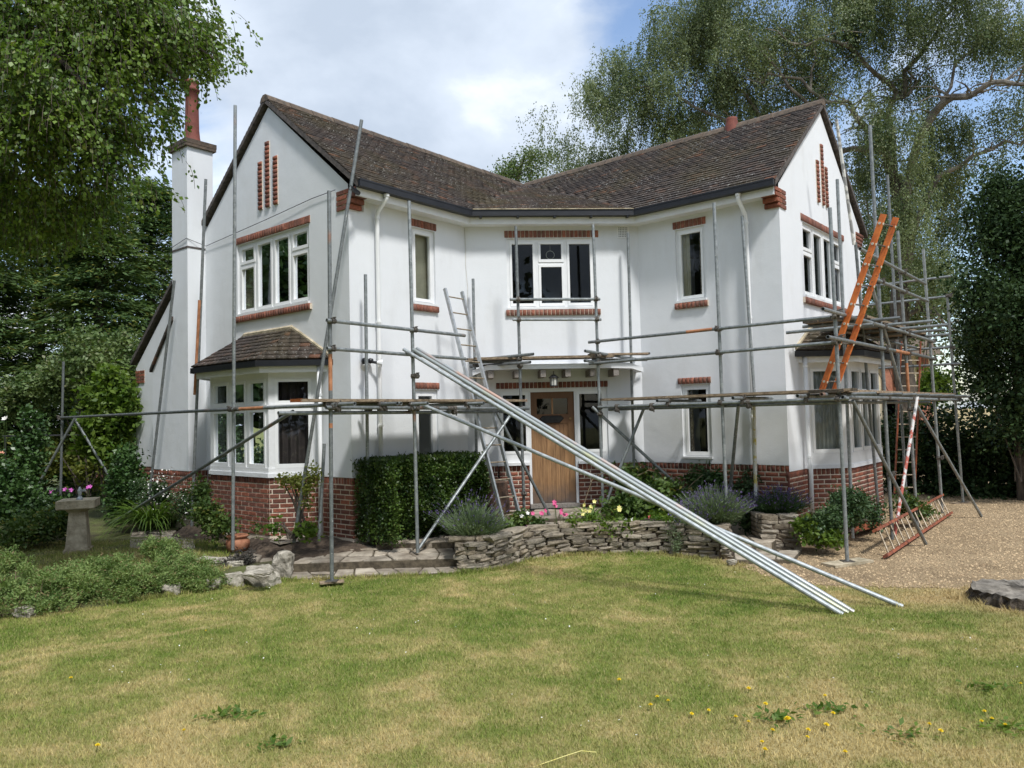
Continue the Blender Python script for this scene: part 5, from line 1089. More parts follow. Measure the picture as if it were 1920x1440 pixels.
lg = at(935, 950, 12.9); MB().lathe((lg.x - .02, lg.y, .42), [(0, 0), (.20, 0), (.205, .2), (.19, .42), (.19, .56), (.14, .57), (.0, .53)], 18, .05).build('log', 'timber_dark', None, label='dark upright log standing left of the door behind the ladder', cat='log')
# garden rail, distant house
rl = thing('garden_rail', at(110, 880, 17.5), 'thin horizontal rail on posts across the garden left of the house', 'fence')
MB().tube(at(5, 818, 17.5), at(207, 815, 17.5), .02, 8, False).build('rail', 'dark_metal', rl)
for px in (10, 205): q = at(px, 817, 17.5); MB().tube((q.x, q.y, .05), (q.x, q.y, q.z), .02, 8, False).build('post', 'dark_metal', rl)
nh = thing('neighbour_house', at(1690, 720, 34), 'distant cream rendered house with brick bands glimpsed behind the right scaffold', 'house')
a = at(1600, 700, 34); b = at(1745, 700, 34); MB().box((a.x, 34, 0), (b.x, 40, 4.4)).build('wall', 'cream', nh)
for px0, px1, z0, z1 in ((1655, 1690, 0, 4.3), (1655, 1745, .2, 2.75), (1722, 1742, 2.7, 4.3)): p, q = at(px0, 700, 33.9), at(px1, 700, 33.9); MB().box((p.x, 33.9 - .04 * (px0 % 7) / 7, z0), (q.x, 34.05, z1)).build('brick_band', 'far_brick', nh)
MB().add([(a.x - .4, 33.5, 4.35), (b.x + .4, 33.5, 4.35), (b.x + .4, 37.5, 7.2), (a.x - .4, 37.5, 7.2), (b.x + .4, 41, 4.35), (a.x - .4, 41, 4.35)], [(0, 1, 2, 3), (3, 2, 4, 5)]).build('roof', 'ridge', nh)
p = at(1700, 725, 33.8); MB().box((p.x - .5, 33.7, 3.0), (p.x + .3, 33.98, 4.0)).build('window', 'black', nh)
# ---------------------------------------------------------------- vegetation
def strands(blobs, ncl, ns, per, L, sig, rng=RNG, shell=.8, lat=.05, fan=.35):
    """leaves strung along drooping twigs: returns points and leaf axes"""
    top, dd, _ = clumpy(blobs, ncl, ns, sig, rng=rng, shell=shell); out = dd * np.array((1, 1, .2)) * fan + rng.normal(0, .18, (ns, 3)); ln = rng.uniform(L[0], L[1], ns)
    f = rng.random((ns, per)) ** .9; x = (top[:, None] + out[:, None] * (ln[:, None, None] * (f - .5 * f ** 2)[:, :, None])); x[:, :, 2] -= ln[:, None] * f ** 1.5 * .9
    x = x + rng.normal(0, lat, x.shape) * (1, 1, .7); ax = np.broadcast_to(out[:, None] * .6 + np.array((0, 0, -.75)), x.shape) + rng.normal(0, .45, x.shape); return x.reshape(-1, 3), ax.reshape(-1, 3), top, out, ln
M['lf_birch'] = leafm('overhang_leaf', (0.054, 0.110, 0.018), (0.167, 0.255, 0.039), .32, .45, 1.4, ((.19, .22, .05), .06), .45)
M['lf_big'] = leafm('tall_tree_leaf', (0.063, 0.103, 0.041), (0.193, 0.235, 0.107), .30, .5, .6, ((.24, .26, .14), .10), .4)
M['lf_con'] = leafm('conifer_spray', (0.033, 0.075, 0.027), (0.122, 0.188, 0.057), .2, .7, .8, ((.21, .215, .045), .08), .25)
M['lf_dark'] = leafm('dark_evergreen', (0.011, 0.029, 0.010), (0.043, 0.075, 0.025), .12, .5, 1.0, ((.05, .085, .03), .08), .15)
M['lf_vib'] = leafm('shrub_leaf', (0.066, 0.119, 0.036), (0.174, 0.230, 0.083), .25, .5, 1.5, ((.17, .18, .09), .08))
M['lf_fresh'] = leafm('fresh_leaf', (.060, .125, .014), (.150, .220, .035), .4, .5, 1.8)
M['lf_yel'] = leafm('yellow_green_leaf', (.075, .105, .018), (.20, .22, .045), .35, .6, 2.0)
M['lf_ivy'] = leafm('ivy_leaf', (0.022, 0.061, 0.014), (0.076, 0.144, 0.036), .15, .4, 2.5, None, .5)
M['lf_box'] = leafm('clipped_hedge_leaf', (0.016, 0.044, 0.008), (0.075, 0.128, 0.018), .18, .45, 2.2, ((.10, .13, .03), .07), .45)
M['lf_heath'] = leafm('heath_shoot', (.095, .165, .042), (.25, .33, .11), .3, .7, 4.5, ((.26, .19, .10), .08))
M['lf_bed'] = leafm('bed_leaf', (0.034, 0.073, 0.016), (0.111, 0.169, 0.039), .28, .5, 3.0, ((.19, .18, .04), .06))
M['lf_cover'] = leafm('ground_cover_leaf', (.024, .060, .020), (.075, .125, .046), .2, .5, 3.0)
M['lf_lav'] = leafm('lavender_stem', (.085, .135, .060), (.19, .245, .13), .2, .7, 4.0)
M['lf_strap'] = leafm('strap_leaf', (.065, .130, .018), (.155, .245, .045), .3, .4, 3.0)
M['lav_flower'] = P('lavender_flower', (.075, .05, .15), (.17, .12, .29), 40, .8, rand=.3)
M['fl_pink'] = P('pink_petal', (.52, .04, .16), (.68, .12, .28), 30, .6, rand=.2); M['fl_mag'] = P('magenta_petal', (.40, .05, .33), (.55, .12, .45), 30, .6, rand=.2)
M['fl_yel'] = P('yellow_petal', (.62, .55, .10), (.72, .66, .30), 30, .6); M['fl_white'] = P('white_petal', (.68, .66, .62), (.78, .76, .72), 30, .6); M['fl_red'] = P('red_petal', (.45, .02, .04), (.58, .05, .08), 30, .6); M['fl_salmon'] = P('salmon_petal', (.62, .25, .16), (.72, .38, .27), 30, .6)
M['fl_dand'] = P('dandelion_yellow', (.75, .56, .01), (.80, .62, .02), 30, .6)
M['twig'] = P('dry_twig', (.12, .085, .05), (.27, .21, .13), 20, .9)
M['wild'] = leafm('grey_dark_shoot', (.03, .028, .026), (.075, .07, .06), .1, .8, 4)
def pxblob(px, py, rx, ry, y, rd=None):
    k = y / FPX; return (at(px, py, y), (rx * k, (rd if rd else (rx + ry) / 2) * k, ry * k))
def plant(name, base, label, cat, group=None): return thing(name, base, label, cat, group)
# --- tree overhanging at the top left
ov = plant('broadleaf_tree', (-10.5, 9.5, .3), 'leafy tree whose branches overhang the top left corner above the chimney', 'tree')
MB().path([(-10.5, 9.5, .1), (-10.4, 9.4, 2.5), (-10.1, 9.2, 5), (-9.5, 9.0, 8), (-8.8, 8.9, 11)], [.34, .29, .25, .20, .12], 12).build('trunk', 'bark', ov)
lb = MB()
for pts in (((-10.1, 9.2, 5), at(-120, 260, 8.6), at(60, 190, 8.3), at(190, 240, 8.2)), ((-9.5, 9.0, 7.6), at(-60, -40, 8.6), at(180, 0, 8.4), at(330, 60, 8.6), at(400, 110, 8.7)), ((-10.1, 9.2, 5.4), at(-80, 380, 8.8), at(60, 330, 8.4)), (at(180, 0, 8.4), at(260, 60, 8.2), at(330, 150, 8.3)), (at(-60, -40, 8.6), at(60, 60, 8.0), at(160, 160, 7.8))):
    lb.path(pts, [.075 / (1 + i * .9) for i in range(len(pts))], 7)
lb.build('branch', 'bark', ov)
B_ = [pxblob(*q) for q in ((40, 70, 150, 130, 8.0), (190, 50, 150, 100, 8.3), (305, 72, 75, 78, 8.6), (345, 62, 45, 62, 8.8), (80, 210, 150, 110, 7.8), (215, 200, 90, 90, 8.1), (40, 330, 95, 75, 8.3), (160, 300, 75, 55, 8.2), (215, 275, 45, 60, 8.2), (330, 115, 40, 22, 8.7), (20, 420, 70, 45, 8.8), (130, 400, 60, 30, 8.7), (-90, 180, 100, 200, 8.4), (120, -70, 200, 70, 8.4), (300, -50, 70, 60, 8.7))]
Pt, ax, tp_, ou_, ln_ = strands(B_, 700, 9500, 10, (.10, .34), (.17, .17, .14), shell=.95, lat=.03, fan=1.3)
leaves('crown', Pt, .05, 'lf_birch', ov, axis=ax, up=1.0, aspect=.74)
V = []; 
for k_ in range(5):
    f_ = (k_ / 4.0); q_ = tp_ + ou_ * (ln_ * (f_ - .5 * f_ * f_))[:, None]; q_[:, 2] -= ln_ * f_ ** 1.5 * .9; V += [q_ + np.array((.0025, 0, 0)), q_ - np.array((.0025, 0, 0))]
V = np.stack(V, 1); n_ = len(V); b0 = (np.arange(n_) * 10)[:, None]; np_mesh('twigs', V.reshape(-1, 3), np.concatenate([b0 + np.array([[2 * k_, 2 * k_ + 1, 2 * k_ + 3, 2 * k_ + 2]]) for k_ in range(4)]), 'bark', ov, kind='stuff')
Pt, _, _ = clumpy([((-15.5, 13, 6), (4, 3.5, 5))], 170, 13000, .4, shell=.9); leaves('far_crown', Pt, .34, 'lf_ivy', ov, up=.4)
# --- big weeping tree behind the right wing
bt_ = plant('weeping_tree', at(1690, 770, 25), 'huge old tree with pale twisting limbs and drooping grey green foliage behind the right wing', 'tree')
def pxl(*q): return [at(*p) for p in q]
tr = MB(); base = at(1690, 770, 25); tr.path([(base.x, 25, -.1)] + pxl((1700, 730, 25), (1684, 640, 25), (1690, 520, 25), (1703, 420, 25), (1676, 330, 25)), [.36, .32, .30, .30, .28, .24], 12); tr.build('trunk', 'bark', bt_)
LIMBS = [(((1676, 330, 25), (1660, 280, 24.6), (1623, 240, 24.2), (1599, 211, 24), (1590, 190, 24)), .26), (((1690, 400, 25), (1712, 300, 24.4), (1752, 211, 23.6), (1786, 182, 23), (1824, 177, 22.6), (1882, 153, 22), (1925, 158, 21.6)), .27), (((1676, 330, 25), (1672, 250, 25), (1671, 192, 25), (1695, 182, 24.6), (1719, 153, 24.4)), .24),
    (((1671, 195, 25), (1680, 172, 24.8), (1642, 139, 24.4), (1599, 91, 24), (1537, 72, 23.6), (1480, 80, 23.4)), .17), (((1690, 180, 24.8), (1695, 134, 24.6), (1738, 86, 24.4), (1767, 38, 24.2), (1805, -6, 24)), .17), (((1700, 480, 25), (1760, 330, 24), (1824, 292, 23.4), (1886, 264, 23), (1930, 245, 22.6)), .16),
    (((1590, 190, 24), (1520, 170, 24), (1470, 144, 24), (1431, 156, 24), (1402, 149, 24)), .10), (((1560, 235, 24.5), (1479, 163, 24), (1450, 120, 24), (1400, 60, 24)), .11), (((1660, 285, 24.6), (1550, 290, 25), (1440, 260, 25), (1300, 200, 25), (1230, 175, 25)), .17), (((1440, 260, 25), (1400, 180, 25), (1330, 100, 25), (1290, 40, 25)), .11), (((1690, 600, 25), (1720, 560, 24.5), (1760, 590, 24), (1790, 620, 24)), .15), (((1697, 500, 25), (1650, 430, 24.6), (1625, 380, 24.5)), .10), (((1520, 170, 24), (1530, 110, 24), (1500, 40, 24)), .07), (((1752, 211, 23.6), (1790, 120, 23.4), (1850, 60, 23.2), (1890, 10, 23)), .09)]
lb = MB()
rg_ = np.random.default_rng(21)
for pts, r0 in LIMBS:
    r0 *= .62
    q = pxl(*pts); f = [q[0]]
    for a, b in zip(q, q[1:]): m_ = a.lerp(b, .5) + Vector(rg_.normal(0, .10, 3)); f += [m_, b]
    lb.path(f, [r0 * (1 - .7 * i / (len(f) - 1)) for i in range(len(f))], 8)
    for i in range(2, len(f), 1):
        for k in range(2):
            d_ = Vector(rg_.normal(0, 1, 3)); d_.z = abs(d_.z) * .6; d_.normalize(); l_ = float(rg_.uniform(.6, 1.4)); a = f[i]; b = a + d_ * l_ * .5; c = b + (d_ + Vector((0, 0, -.5))).normalized() * l_ * .5
            lb.path([a, b, c], [r0 * .22, r0 * .15, .012], 5)
lb.build('limb', 'bark_pale', bt_)
B_ = [pxblob(*q) for q in ((1110, 195, 70, 75, 25), (1055, 255, 50, 50, 25), (1020, 215, 22, 30, 25), (1180, 140, 85, 85, 25), (1245, 90, 80, 80, 25), (1320, 40, 110, 90, 25), (1250, 215, 100, 70, 26), (1370, 130, 110, 110, 25), (1480, 60, 130, 110, 24.5), (1440, 190, 90, 60, 25.5), (1600, 30, 140, 80, 24), (1750, 25, 130, 70, 24), (1870, 50, 90, 90, 23), (1550, 140, 70, 60, 24.5), (1705, 150, 60, 55, 25),
    (1625, 300, 50, 80, 26), (1720, 330, 75, 90, 26), (1615, 380, 40, 70, 27), (1690, 470, 70, 80, 27), (1800, 230, 70, 50, 24), (1850, 300, 55, 50, 24), (1770, 420, 50, 70, 26), (1905, 210, 45, 50, 23), (1690, 250, 60, 60, 23.5), (1680, 400, 60, 80, 24), (1740, 500, 60, 60, 24), (1640, 200, 50, 60, 23.5), (1780, 330, 60, 60, 24), (1150, 290, 60, 40, 27), (1090, 310, 50, 30, 27), (1400, -110, 200, 110, 25), (1700, -120, 240, 120, 24), (2020, 100, 130, 220, 23), (1310, 230, 70, 50, 27), (1360, 60, 90, 80, 27))]
Pt, ax, _, _, _ = strands(B_, 900, 21500, 24, (.4, 1.5), (.29, .29, .27), shell=.8, lat=.055)
leaves('crown', Pt, .066, 'lf_big', bt_, axis=ax, up=.5, aspect=.6)
# paler small tree showing in the dip of the roof
st2 = plant('small_tree', (at(970, 330, 27).x, 27, 0), 'pale green tree top showing in the dip between the two roofs', 'tree')
MB().path([(at(970, 330, 27).x, 27, 0), at(970, 330, 27), at(985, 290, 27)], [.16, .09, .03], 7).build('trunk', 'bark', st2)
Pt, dd, _ = clumpy([pxblob(*q) for q in ((965, 322, 38, 26, 27), (1000, 315, 30, 30, 27), (985, 295, 16, 20, 27), (1000, 380, 60, 50, 27), (1035, 300, 24, 26, 27), (945, 330, 18, 14, 27))], 130, 9000, .2, shell=1.0); leaves('crown', Pt, .085, 'lf_vib', st2, up=.6)
# --- conifers at the left
def conifer(px, pt, y, hw, n, label, seed):
    r = np.random.default_rng(seed); tp = at(px, pt, y); t = plant('conifer_tree', (tp.x, y, .1), label, 'tree'); MB().path([(tp.x, y, 0), (tp.x, y, tp.z * .6), (tp.x, y, tp.z - .2)], [.2, .13, .03], 8).build('trunk', 'bark', t)
    H = tp.z; nb = 210; hz = r.random(nb) ** .8 * .98; ang = r.uniform(0, 6.283, nb); W_ = hw * 1.15 * y / FPX
    rad = W_ * np.clip((1 - hz) ** .85 * 1.2, .03, 1) * r.uniform(.72, 1.12, nb)
    od = np.stack([np.cos(ang), np.sin(ang), np.full(nb, -.12)], 1); C_ = np.array((tp.x, y, 0)) + od * rad[:, None]; C_[:, 2] = H * (.04 + .96 * hz) - rad * .08
    j = r.integers(0, nb, n); side = np.stack([-np.sin(ang), np.cos(ang), np.zeros(nb)], 1)
    al = r.normal(0, .48, n) - .15; Pn = C_[j] + od[j] * al[:, None] + side[j] * (r.normal(0, .27, n) * (1 - .5 * np.clip(al, -1, 1)))[:, None]; Pn[:, 2] += r.normal(0, .05, n) - .25 * np.abs(al) ** 1.5
    ax = od[j] + side[j] * r.normal(0, .5, n)[:, None] + np.array((0, 0, -.12)) + r.normal(0, .2, (n, 3))
    leaves('foliage', Pn, .17, 'lf_con', t, axis=ax, up=1.6, aspect=.28, rng=r)
for i, (px, pt, y, hw, n, lab) in enumerate(((-50, 360, 20, 120, 32000, 'dark conifer at the left edge of the picture behind the garden'), (75, 345, 22, 115, 34000, 'broad dark conifer behind the ivy clad post'), (185, 352, 21, 105, 34000, 'dark conifer with yellowish tips behind the pale leaved shrub'), (282, 330, 23, 95, 34000, 'tallest dark conifer just left of the white chimney'), (345, 345, 27, 80, 12000, 'conifer mostly hidden behind the white chimney'), (130, 430, 26, 140, 14000, 'deep shaded conifer furthest back among the left trees'))): conifer(px, pt, y, hw, n, lab, 40 + i)
def shrub(name, blobs, nc, n, sig, size, mat, label, cat='shrub', stems=True, up=.6, aspect=.62, shell=1.1, droop=0.0, seed=1, sink=0.0, group=None):
    r = np.random.default_rng(seed); bl = [pxblob(*b) if isinstance(b[0], (int, float)) else b for b in blobs]; c = sum((b[0] for b in bl), Vector((0, 0, 0))) / len(bl); zlo = min(b[0].z - b[1][2] for b in bl); zb = max(0.0, min(zlo, .5))
    t = plant(name, (c.x, c.y, zb), label, cat, group); Pt, dd, C_ = clumpy(bl, nc, n, sig, rng=r, shell=shell, sink=sink)
    if stems:
        mb = MB()
        for k in range(6):
            e = C_[int(r.integers(len(C_)))]; mb.path([(c.x + float(r.normal(0, .05)), c.y + float(r.normal(0, .05)), zb - .05), ((c.x + e[0]) / 2, (c.y + e[1]) / 2, (zb + e[2]) / 2 + .1), tuple(e)], [.022, .014, .006], 5)
        mb.build('stem', 'bark', t)
    leaves('foliage', Pt, size, mat, t, up=up, aspect=aspect, rng=r, droop=droop); return t
shrub('tall_shrub', ((195, 690, 70, 65, 17.5), (160, 650, 40, 40, 17.5), (235, 700, 35, 70, 17.5), (120, 720, 60, 50, 18), (60, 740, 60, 50, 18.5), (250, 640, 20, 30, 17.5)), 170, 15000, .16, .10, 'lf_vib', 'grey green shrub with pale leaf tips in front of the conifers', seed=2)
shrub('young_tree', ((205, 800, 38, 70, 16), (180, 750, 28, 30, 16), (235, 760, 25, 45, 16), (220, 715, 25, 25, 16), (170, 830, 30, 30, 16)), 110, 7500, .13, .12, 'lf_fresh', 'bright fresh green young tree left of the white wall', 'tree', seed=3)
shrub('garden_plants', ((120, 860, 70, 35, 18.5), (190, 880, 45, 30, 18), (150, 830, 50, 25, 19)), 120, 7000, .12, .10, 'lf_yel', 'yellow green border plants beyond the bird bath', 'plants', seed=4)
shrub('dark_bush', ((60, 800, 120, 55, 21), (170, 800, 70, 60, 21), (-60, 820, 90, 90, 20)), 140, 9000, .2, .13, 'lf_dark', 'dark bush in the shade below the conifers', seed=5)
ip = shrub('ivy_clad_post', ((57, 830, 17, 60, 13.6), (52, 900, 20, 60, 13.5), (62, 785, 13, 20, 13.6)), 130, 5200, .07, .075, 'lf_ivy', 'ivy clad post standing left of the bird bath', 'ivy post', stems=False, seed=6); q = at(56, 930, 13.6); MB().tube((q.x, q.y, 0), (q.x, q.y, at(57, 785, 13.6).z), .05, 8, False).build('post', 'bark', ip)
shrub('ivy_bush', ((25, 930, 45, 50, 12.8), (70, 960, 45, 35, 12.8), (0, 880, 30, 40, 12.8), (110, 950, 30, 25, 13.2)), 140, 7000, .08, .075, 'lf_ivy', 'low dark ivy bush at the left edge below the ivy clad post', seed=7)
shrub('ivy_clump', ((236, 895, 26, 50, 15.2), (225, 930, 24, 35, 15), (245, 860, 18, 22, 15.3)), 90, 5500, .08, .075, 'lf_ivy', 'dark ivy clump against the left end of the white wall', seed=8)
shrub('wild_growth', ((60, 985, 50, 22, 12.3), (105, 985, 40, 22, 12.4), (30, 1000, 40, 20, 12)), 110, 5000, .08, .06, 'lf_bed', 'low mixed growth at the foot of the left scaffold braces', 'plants', seed=9)
shrub('white_daisy_bush', ((305, 925, 45, 24, 14.6), (350, 945, 26, 22, 13.9), (260, 920, 22, 20, 14.8)), 100, 6000, .07, .045, 'lf_cover', 'leafy bush with tiny white flowers behind the strap leaved clump', seed=10)
Pt, _, _ = clumpy([pxblob(*q) for q in ((305, 915, 50, 22, 14.2), (352, 935, 26, 20, 13.6))], 60, 260, .10); leaves('white_flowers', Pt, .03, 'fl_white', None, up=1.5, aspect=1.0, kind='stuff')
shrub('climbing_weed', ((385, 965, 18, 22, 11.7), (405, 985, 30, 16, 11.6), (375, 930, 14, 30, 11.9), (415, 985, 18, 12, 11.7), (490, 992, 20, 6, 11.4)), 110, 3600, .06, .06, 'lf_bed', 'green bindweed climbing at the left edge of the brick bay', 'plants', seed=11)
shrub('climbing_rose', ((560, 905, 28, 10, 11.05), (590, 890, 18, 14, 11.05), (575, 930, 10, 25, 11.05), (540, 900, 15, 8, 11.05)), 60, 1100, .045, .05, 'lf_yel', 'thin climbing rose on the brick corner of the left bay', 'plant', seed=12)
shrub('bay_weed', ((515, 985, 10, 18, 10.9), (575, 995, 20, 8, 10.9)), 26, 420, .05, .07, 'lf_fresh', 'broad leaved weeds at the foot of the left bay', 'plants', seed=13)
# clipped hedge by the left wing
hg = plant('clipped_hedge', SL(1.2, .30, .5), 'dense dark clipped hedge against the left wing wall below the platform', 'hedge')
r = np.random.default_rng(14); n = 46000; s_ = r.uniform(0.02, 2.08, n); n_ = r.uniform(.03, .95, n); z_ = r.uniform(.30, 1.47, n); f_ = r.integers(0, 4, n)
rnds = lambda k: r.exponential(.05, k)
n_ = np.where(f_ <= 1, .92 - rnds(n) - .28 * np.exp(-((s_ - .1) / .35) ** 2) - .24 * np.clip((z_ - 1.05) / .42, 0, 1) ** 2 - .18 * np.clip((s_ - 1.7) / .4, 0, 1) ** 2 - .10 * np.clip((.55 - z_) / .25, 0, 1) + .07 * np.sin(s_ * 5 + z_ * 4) + .06 * np.sin(z_ * 9 + s_ * 2) + .03 * np.sin(s_ * 17 + z_ * 13), n_); z_ = np.where(f_ == 2, 1.46 - .16 * np.clip((n_ - .45) / .45, 0, 1) ** 2 - .12 * np.clip((.35 - s_) / .35, 0, 1) ** 2 - rnds(n) + .03 * np.sin(s_ * 9) + .03 * np.sin(n_ * 11 + s_ * 3), z_); s_ = np.where(f_ == 3, np.where(r.random(n) < .5, .02 + rnds(n), 2.10 - rnds(n) - .25 * np.clip(n_ - .3, 0, 1)), s_)
keep = (n_ > .02) & ~((f_ == 2) & (n_ > .95 - .28 * np.exp(-((s_ - .1) / .35) ** 2)))
Pn = np.array([A.x, A.y, 0]) + np.outer(s_, (v.x, v.y, 0)) + np.outer(n_, (u.x, u.y, 0)) + np.outer(z_, (0, 0, 1)) + r.normal(0, .025, (n, 3))
ax = np.outer(np.ones(n), (u.x, u.y, .2)) * .6 + r.normal(0, .6, (n, 3)); leaves('foliage', Pn[keep], .042, 'lf_box', hg, axis=ax[keep], up=.7, rng=r)
k = 1600; sp_ = np.stack([r.uniform(.05, 2.02, k), r.uniform(.1, .85, k)], 1); Pn = np.array([A.x, A.y, 1.44]) + np.outer(sp_[:, 0], (v.x, v.y, 0)) + np.outer(sp_[:, 1], (u.x, u.y, 0)) + np.outer(r.uniform(0, .09, k) ** 1.2, (0, 0, 1)); leaves('new_shoots', Pn, .05, 'lf_box', hg, axis=np.c_[r.normal(0, .4, (k, 2)), np.ones(k)], rng=r)
MB().fbox(SL, .18, 1.9, .25, 1.33, .02, .55).build('twigs', 'soil', hg)  # solid dark core, the hedge's inner shade put into its colour
# long heath shrubs at the lower left
def heath(blobs, label, seed, n=30000):
    r = np.random.default_rng(seed); bl0 = [pxblob(*b) for b in blobs]; c = bl0[0][0]; t = plant('heath_shrub', (c.x, c.y, .1), label, 'shrub', 'heath shrubs edging the lawn'); bl = []
    for (p, q) in bl0:
        for k in range(26):
            d = r.normal(size=3); d /= np.linalg.norm(d); e = Vector(p) + Vector((float(d[0] * q[0]), float(d[1] * q[1]), float(abs(d[2]) * q[2] * 1.0 - q[2] * .45))) * float(r.uniform(.55, 1.05)); k_ = float(r.uniform(.06, .15)); bl.append((e, (k_ * 1.5, k_ * 1.5, k_)))
    Pt, dd, C_ = clumpy(bl, 520, n, (.035, .035, .03), rng=r, shell=1.0)
    leaves('foliage', Pt, .036, 'lf_heath', t, axis=dd * (1.1, 1.1, .3) + np.array((0, 0, .35)) + r.normal(0, .5, (n, 3)), aspect=.36, up=.8, rng=r)
    k = 240; j = r.integers(0, len(C_), k); d = unitv(np.c_[dd[j % len(dd)][:, :2] * .8 + r.normal(0, .5, (k, 2)), r.uniform(.3, 1.1, k)]); f = np.linspace(0, 1, 9)
    x = C_[j][:, None] + d[:, None] * (r.uniform(.08, .2, k)[:, None] * f)[:, :, None]; x[:, :, 2] -= .05 * f ** 2; leaves('shoots', x.reshape(-1, 3) + r.normal(0, .006, (k * 9, 3)), .026, 'lf_heath', t, axis=np.repeat(d, 9, 0) + r.normal(0, .6, (k * 9, 3)), aspect=.4, rng=r)
    mb = MB()
    for k in range(30): e = C_[int(r.integers(len(C_)))]; mb.path([(e[0] * .7 + c.x * .3, e[1] * .7 + c.y * .3, .0), tuple(e)], [.008, .003], 4)
    mb.build('stem', 'twig', t)
heath(((40, 1112, 75, 45, 8.6), (0, 1065, 60, 38, 9.4), (110, 1098, 60, 45, 8.9), (-60, 1120, 70, 45, 8.5)), 'grey green heath shrub at the left edge of the lawn', 61)
heath(((190, 1072, 75, 45, 9.5), (150, 1108, 60, 34, 9.0), (235, 1098, 60, 32, 9.3)), 'middle heath shrub of the row edging the lawn below the bird bath', 62)
heath(((325, 1062, 62, 36, 9.9), (290, 1032, 32, 22, 10.3), (285, 1088, 55, 32, 9.5), (368, 1084, 36, 24, 9.7)), 'right hand heath shrub of the row beside the pale rocks', 63)
shrub('dark_heather', ((435, 1055, 22, 14, 10.6), (460, 1045, 20, 14, 10.7), (420, 1068, 14, 9, 10.5)), 60, 2600, .035, .04, 'wild', 'dark grey withered heather between the pale rocks', seed=15, aspect=.3)
# strap leaves
def straps(name, base, n, L, wd, mat, label, cat='plant', spread=1.0, seed=1, arch=1.0, rad=.12, bend=None):
    r = np.random.default_rng(seed); base = Vector(base); t = plant(name, base, label, cat); K = 6; an = r.uniform(0, 6.283, n); ln = L * r.uniform(.6, 1.15, n); el = r.uniform(.75, 1.45, n); o = np.array(base) + np.stack([np.cos(an) * r.random(n) * rad, np.sin(an) * r.random(n) * rad, np.zeros(n)], 1)
    hd = np.stack([np.cos(an), np.sin(an)], 1) * spread; pts = []; P0 = o.copy(); e = el.copy()
    for k in range(K + 1):
        pts.append(P0.copy()); st = ln / K; P0 = P0 + np.stack([hd[:, 0] * np.cos(e) * st, hd[:, 1] * np.cos(e) * st, np.sin(e) * st], 1); e = e - arch * r.uniform(.25, .5, n)
    pts = np.stack(pts, 1); sd = np.stack([-np.sin(an), np.cos(an), np.zeros(n)], 1)[:, None] * (wd * np.array([.8, 1, 1, .9, .7, .45, .08]))[None, :, None]
    V = np.stack([pts - sd, pts + sd], 2).reshape(-1, 3); q = []
    b0 = (np.arange(n) * (K + 1) * 2)[:, None]
    for k in range(K): q.append(b0 + np.array([[2 * k, 2 * k + 1, 2 * k + 3, 2 * k + 2]]))
    np_mesh('leaf_blades', V, np.concatenate(q), mat, t); return t
q = gnd(285, 992, .14); straps('strap_leaf_clump', (q.x, q.y, .12), 300, 1.1, .014, 'lf_strap', 'bright green clump of arching strap leaves under the left scaffold brace', seed=16, rad=.22, arch=.85)
q = gnd(325, 985, .16); straps('strap_leaf_clump', (q.x, q.y - .1, .14), 130, .8, .012, 'lf_bed', 'smaller dark strap leaved tuft right of the bright green clump', seed=17, rad=.18)
q = gnd(70, 1000, .12); straps('iris_clump', (q.x, q.y, .12), 60, .65, .012, 'lf_yel', 'yellowing iris leaves left of the bird bath', seed=18, arch=.35)
# lavender
def lavender(c, rad, h, n, label, seed, fl=.8, heads='lav_flower', stem='lf_lav', lean=(0, 0)):
    r = np.random.default_rng(seed); c = Vector(c); t = plant('lavender_bush', c, label, 'lavender'); an = r.uniform(0, 6.283, n); q = np.sqrt(r.random(n)); d = np.stack([np.cos(an) * q * .95 + lean[0], np.sin(an) * q * .95 + lean[1], np.ones(n) * (1.05 - .5 * q)], 1); d = unitv(d) ; L = h * r.uniform(.65, 1.1, n)
    o = np.array(c) + np.stack([np.cos(an) * q * rad * .5, np.sin(an) * q * rad * .5, np.zeros(n)], 1) + r.normal(0, .02, (n, 3)); tipp = o + d * L[:, None]; sd = unitv(np.cross(d, r.normal(size=(n, 3)))) * .0032
    V = np.stack([o - sd, o + sd, tipp + sd * .6, tipp - sd * .6], 1).reshape(-1, 3); np_mesh('stems', V, np.arange(4 * n).reshape(n, 4), stem, t)
    m_ = int(n * 5); j = r.integers(0, n, m_); f = r.uniform(.05, .72, m_)[:, None]; leaves('foliage', o[j] + (tipp - o)[j] * f + r.normal(0, .014, (m_, 3)), .055, stem, t, axis=d[j] + r.normal(0, .45, (m_, 3)), aspect=.24, rng=r)
    k = int(n * fl); j = r.permutation(n)[:k]; m2 = k * 4; jj = np.repeat(j, 4); pp = tipp[jj] - d[jj] * r.uniform(0, .055, m2)[:, None]; leaves('flower_heads', pp, .026, heads, t, axis=d[jj] + r.normal(0, .35, (m2, 3)), aspect=.55, rng=r); return t
q = at(890, 1010, 10.75); lavender((q.x, q.y, .36), .22, .50, 1200, 'grey green lavender bush spilling over the left end of the stone planter', 19, .10)
q = at(875, 985, 11.0); lavender((q.x, q.y + .3, .38), .12, .62, 160, 'tall thin lavender stems with purple heads beside the clipped hedge', 27, .9, lean=(-.1, .1))
q = at(1340, 985, 11.35); lavender((q.x, q.y, .40), .22, .58, 1500, 'large lavender bush in purple flower at the right of the planter', 20, .38)
q = at(1300, 975, 11.2); lavender((q.x, q.y, .40), .10, .36, 200, 'small deep purple lavender tuft left of the large lavender bush', 23, 1.0)
q = at(1465, 950, 11.5); lavender((q.x, q.y + .1, .47), .24, .46, 700, 'dark lavender growing on the square stone pier', 22, .5, stem='lf_cover')
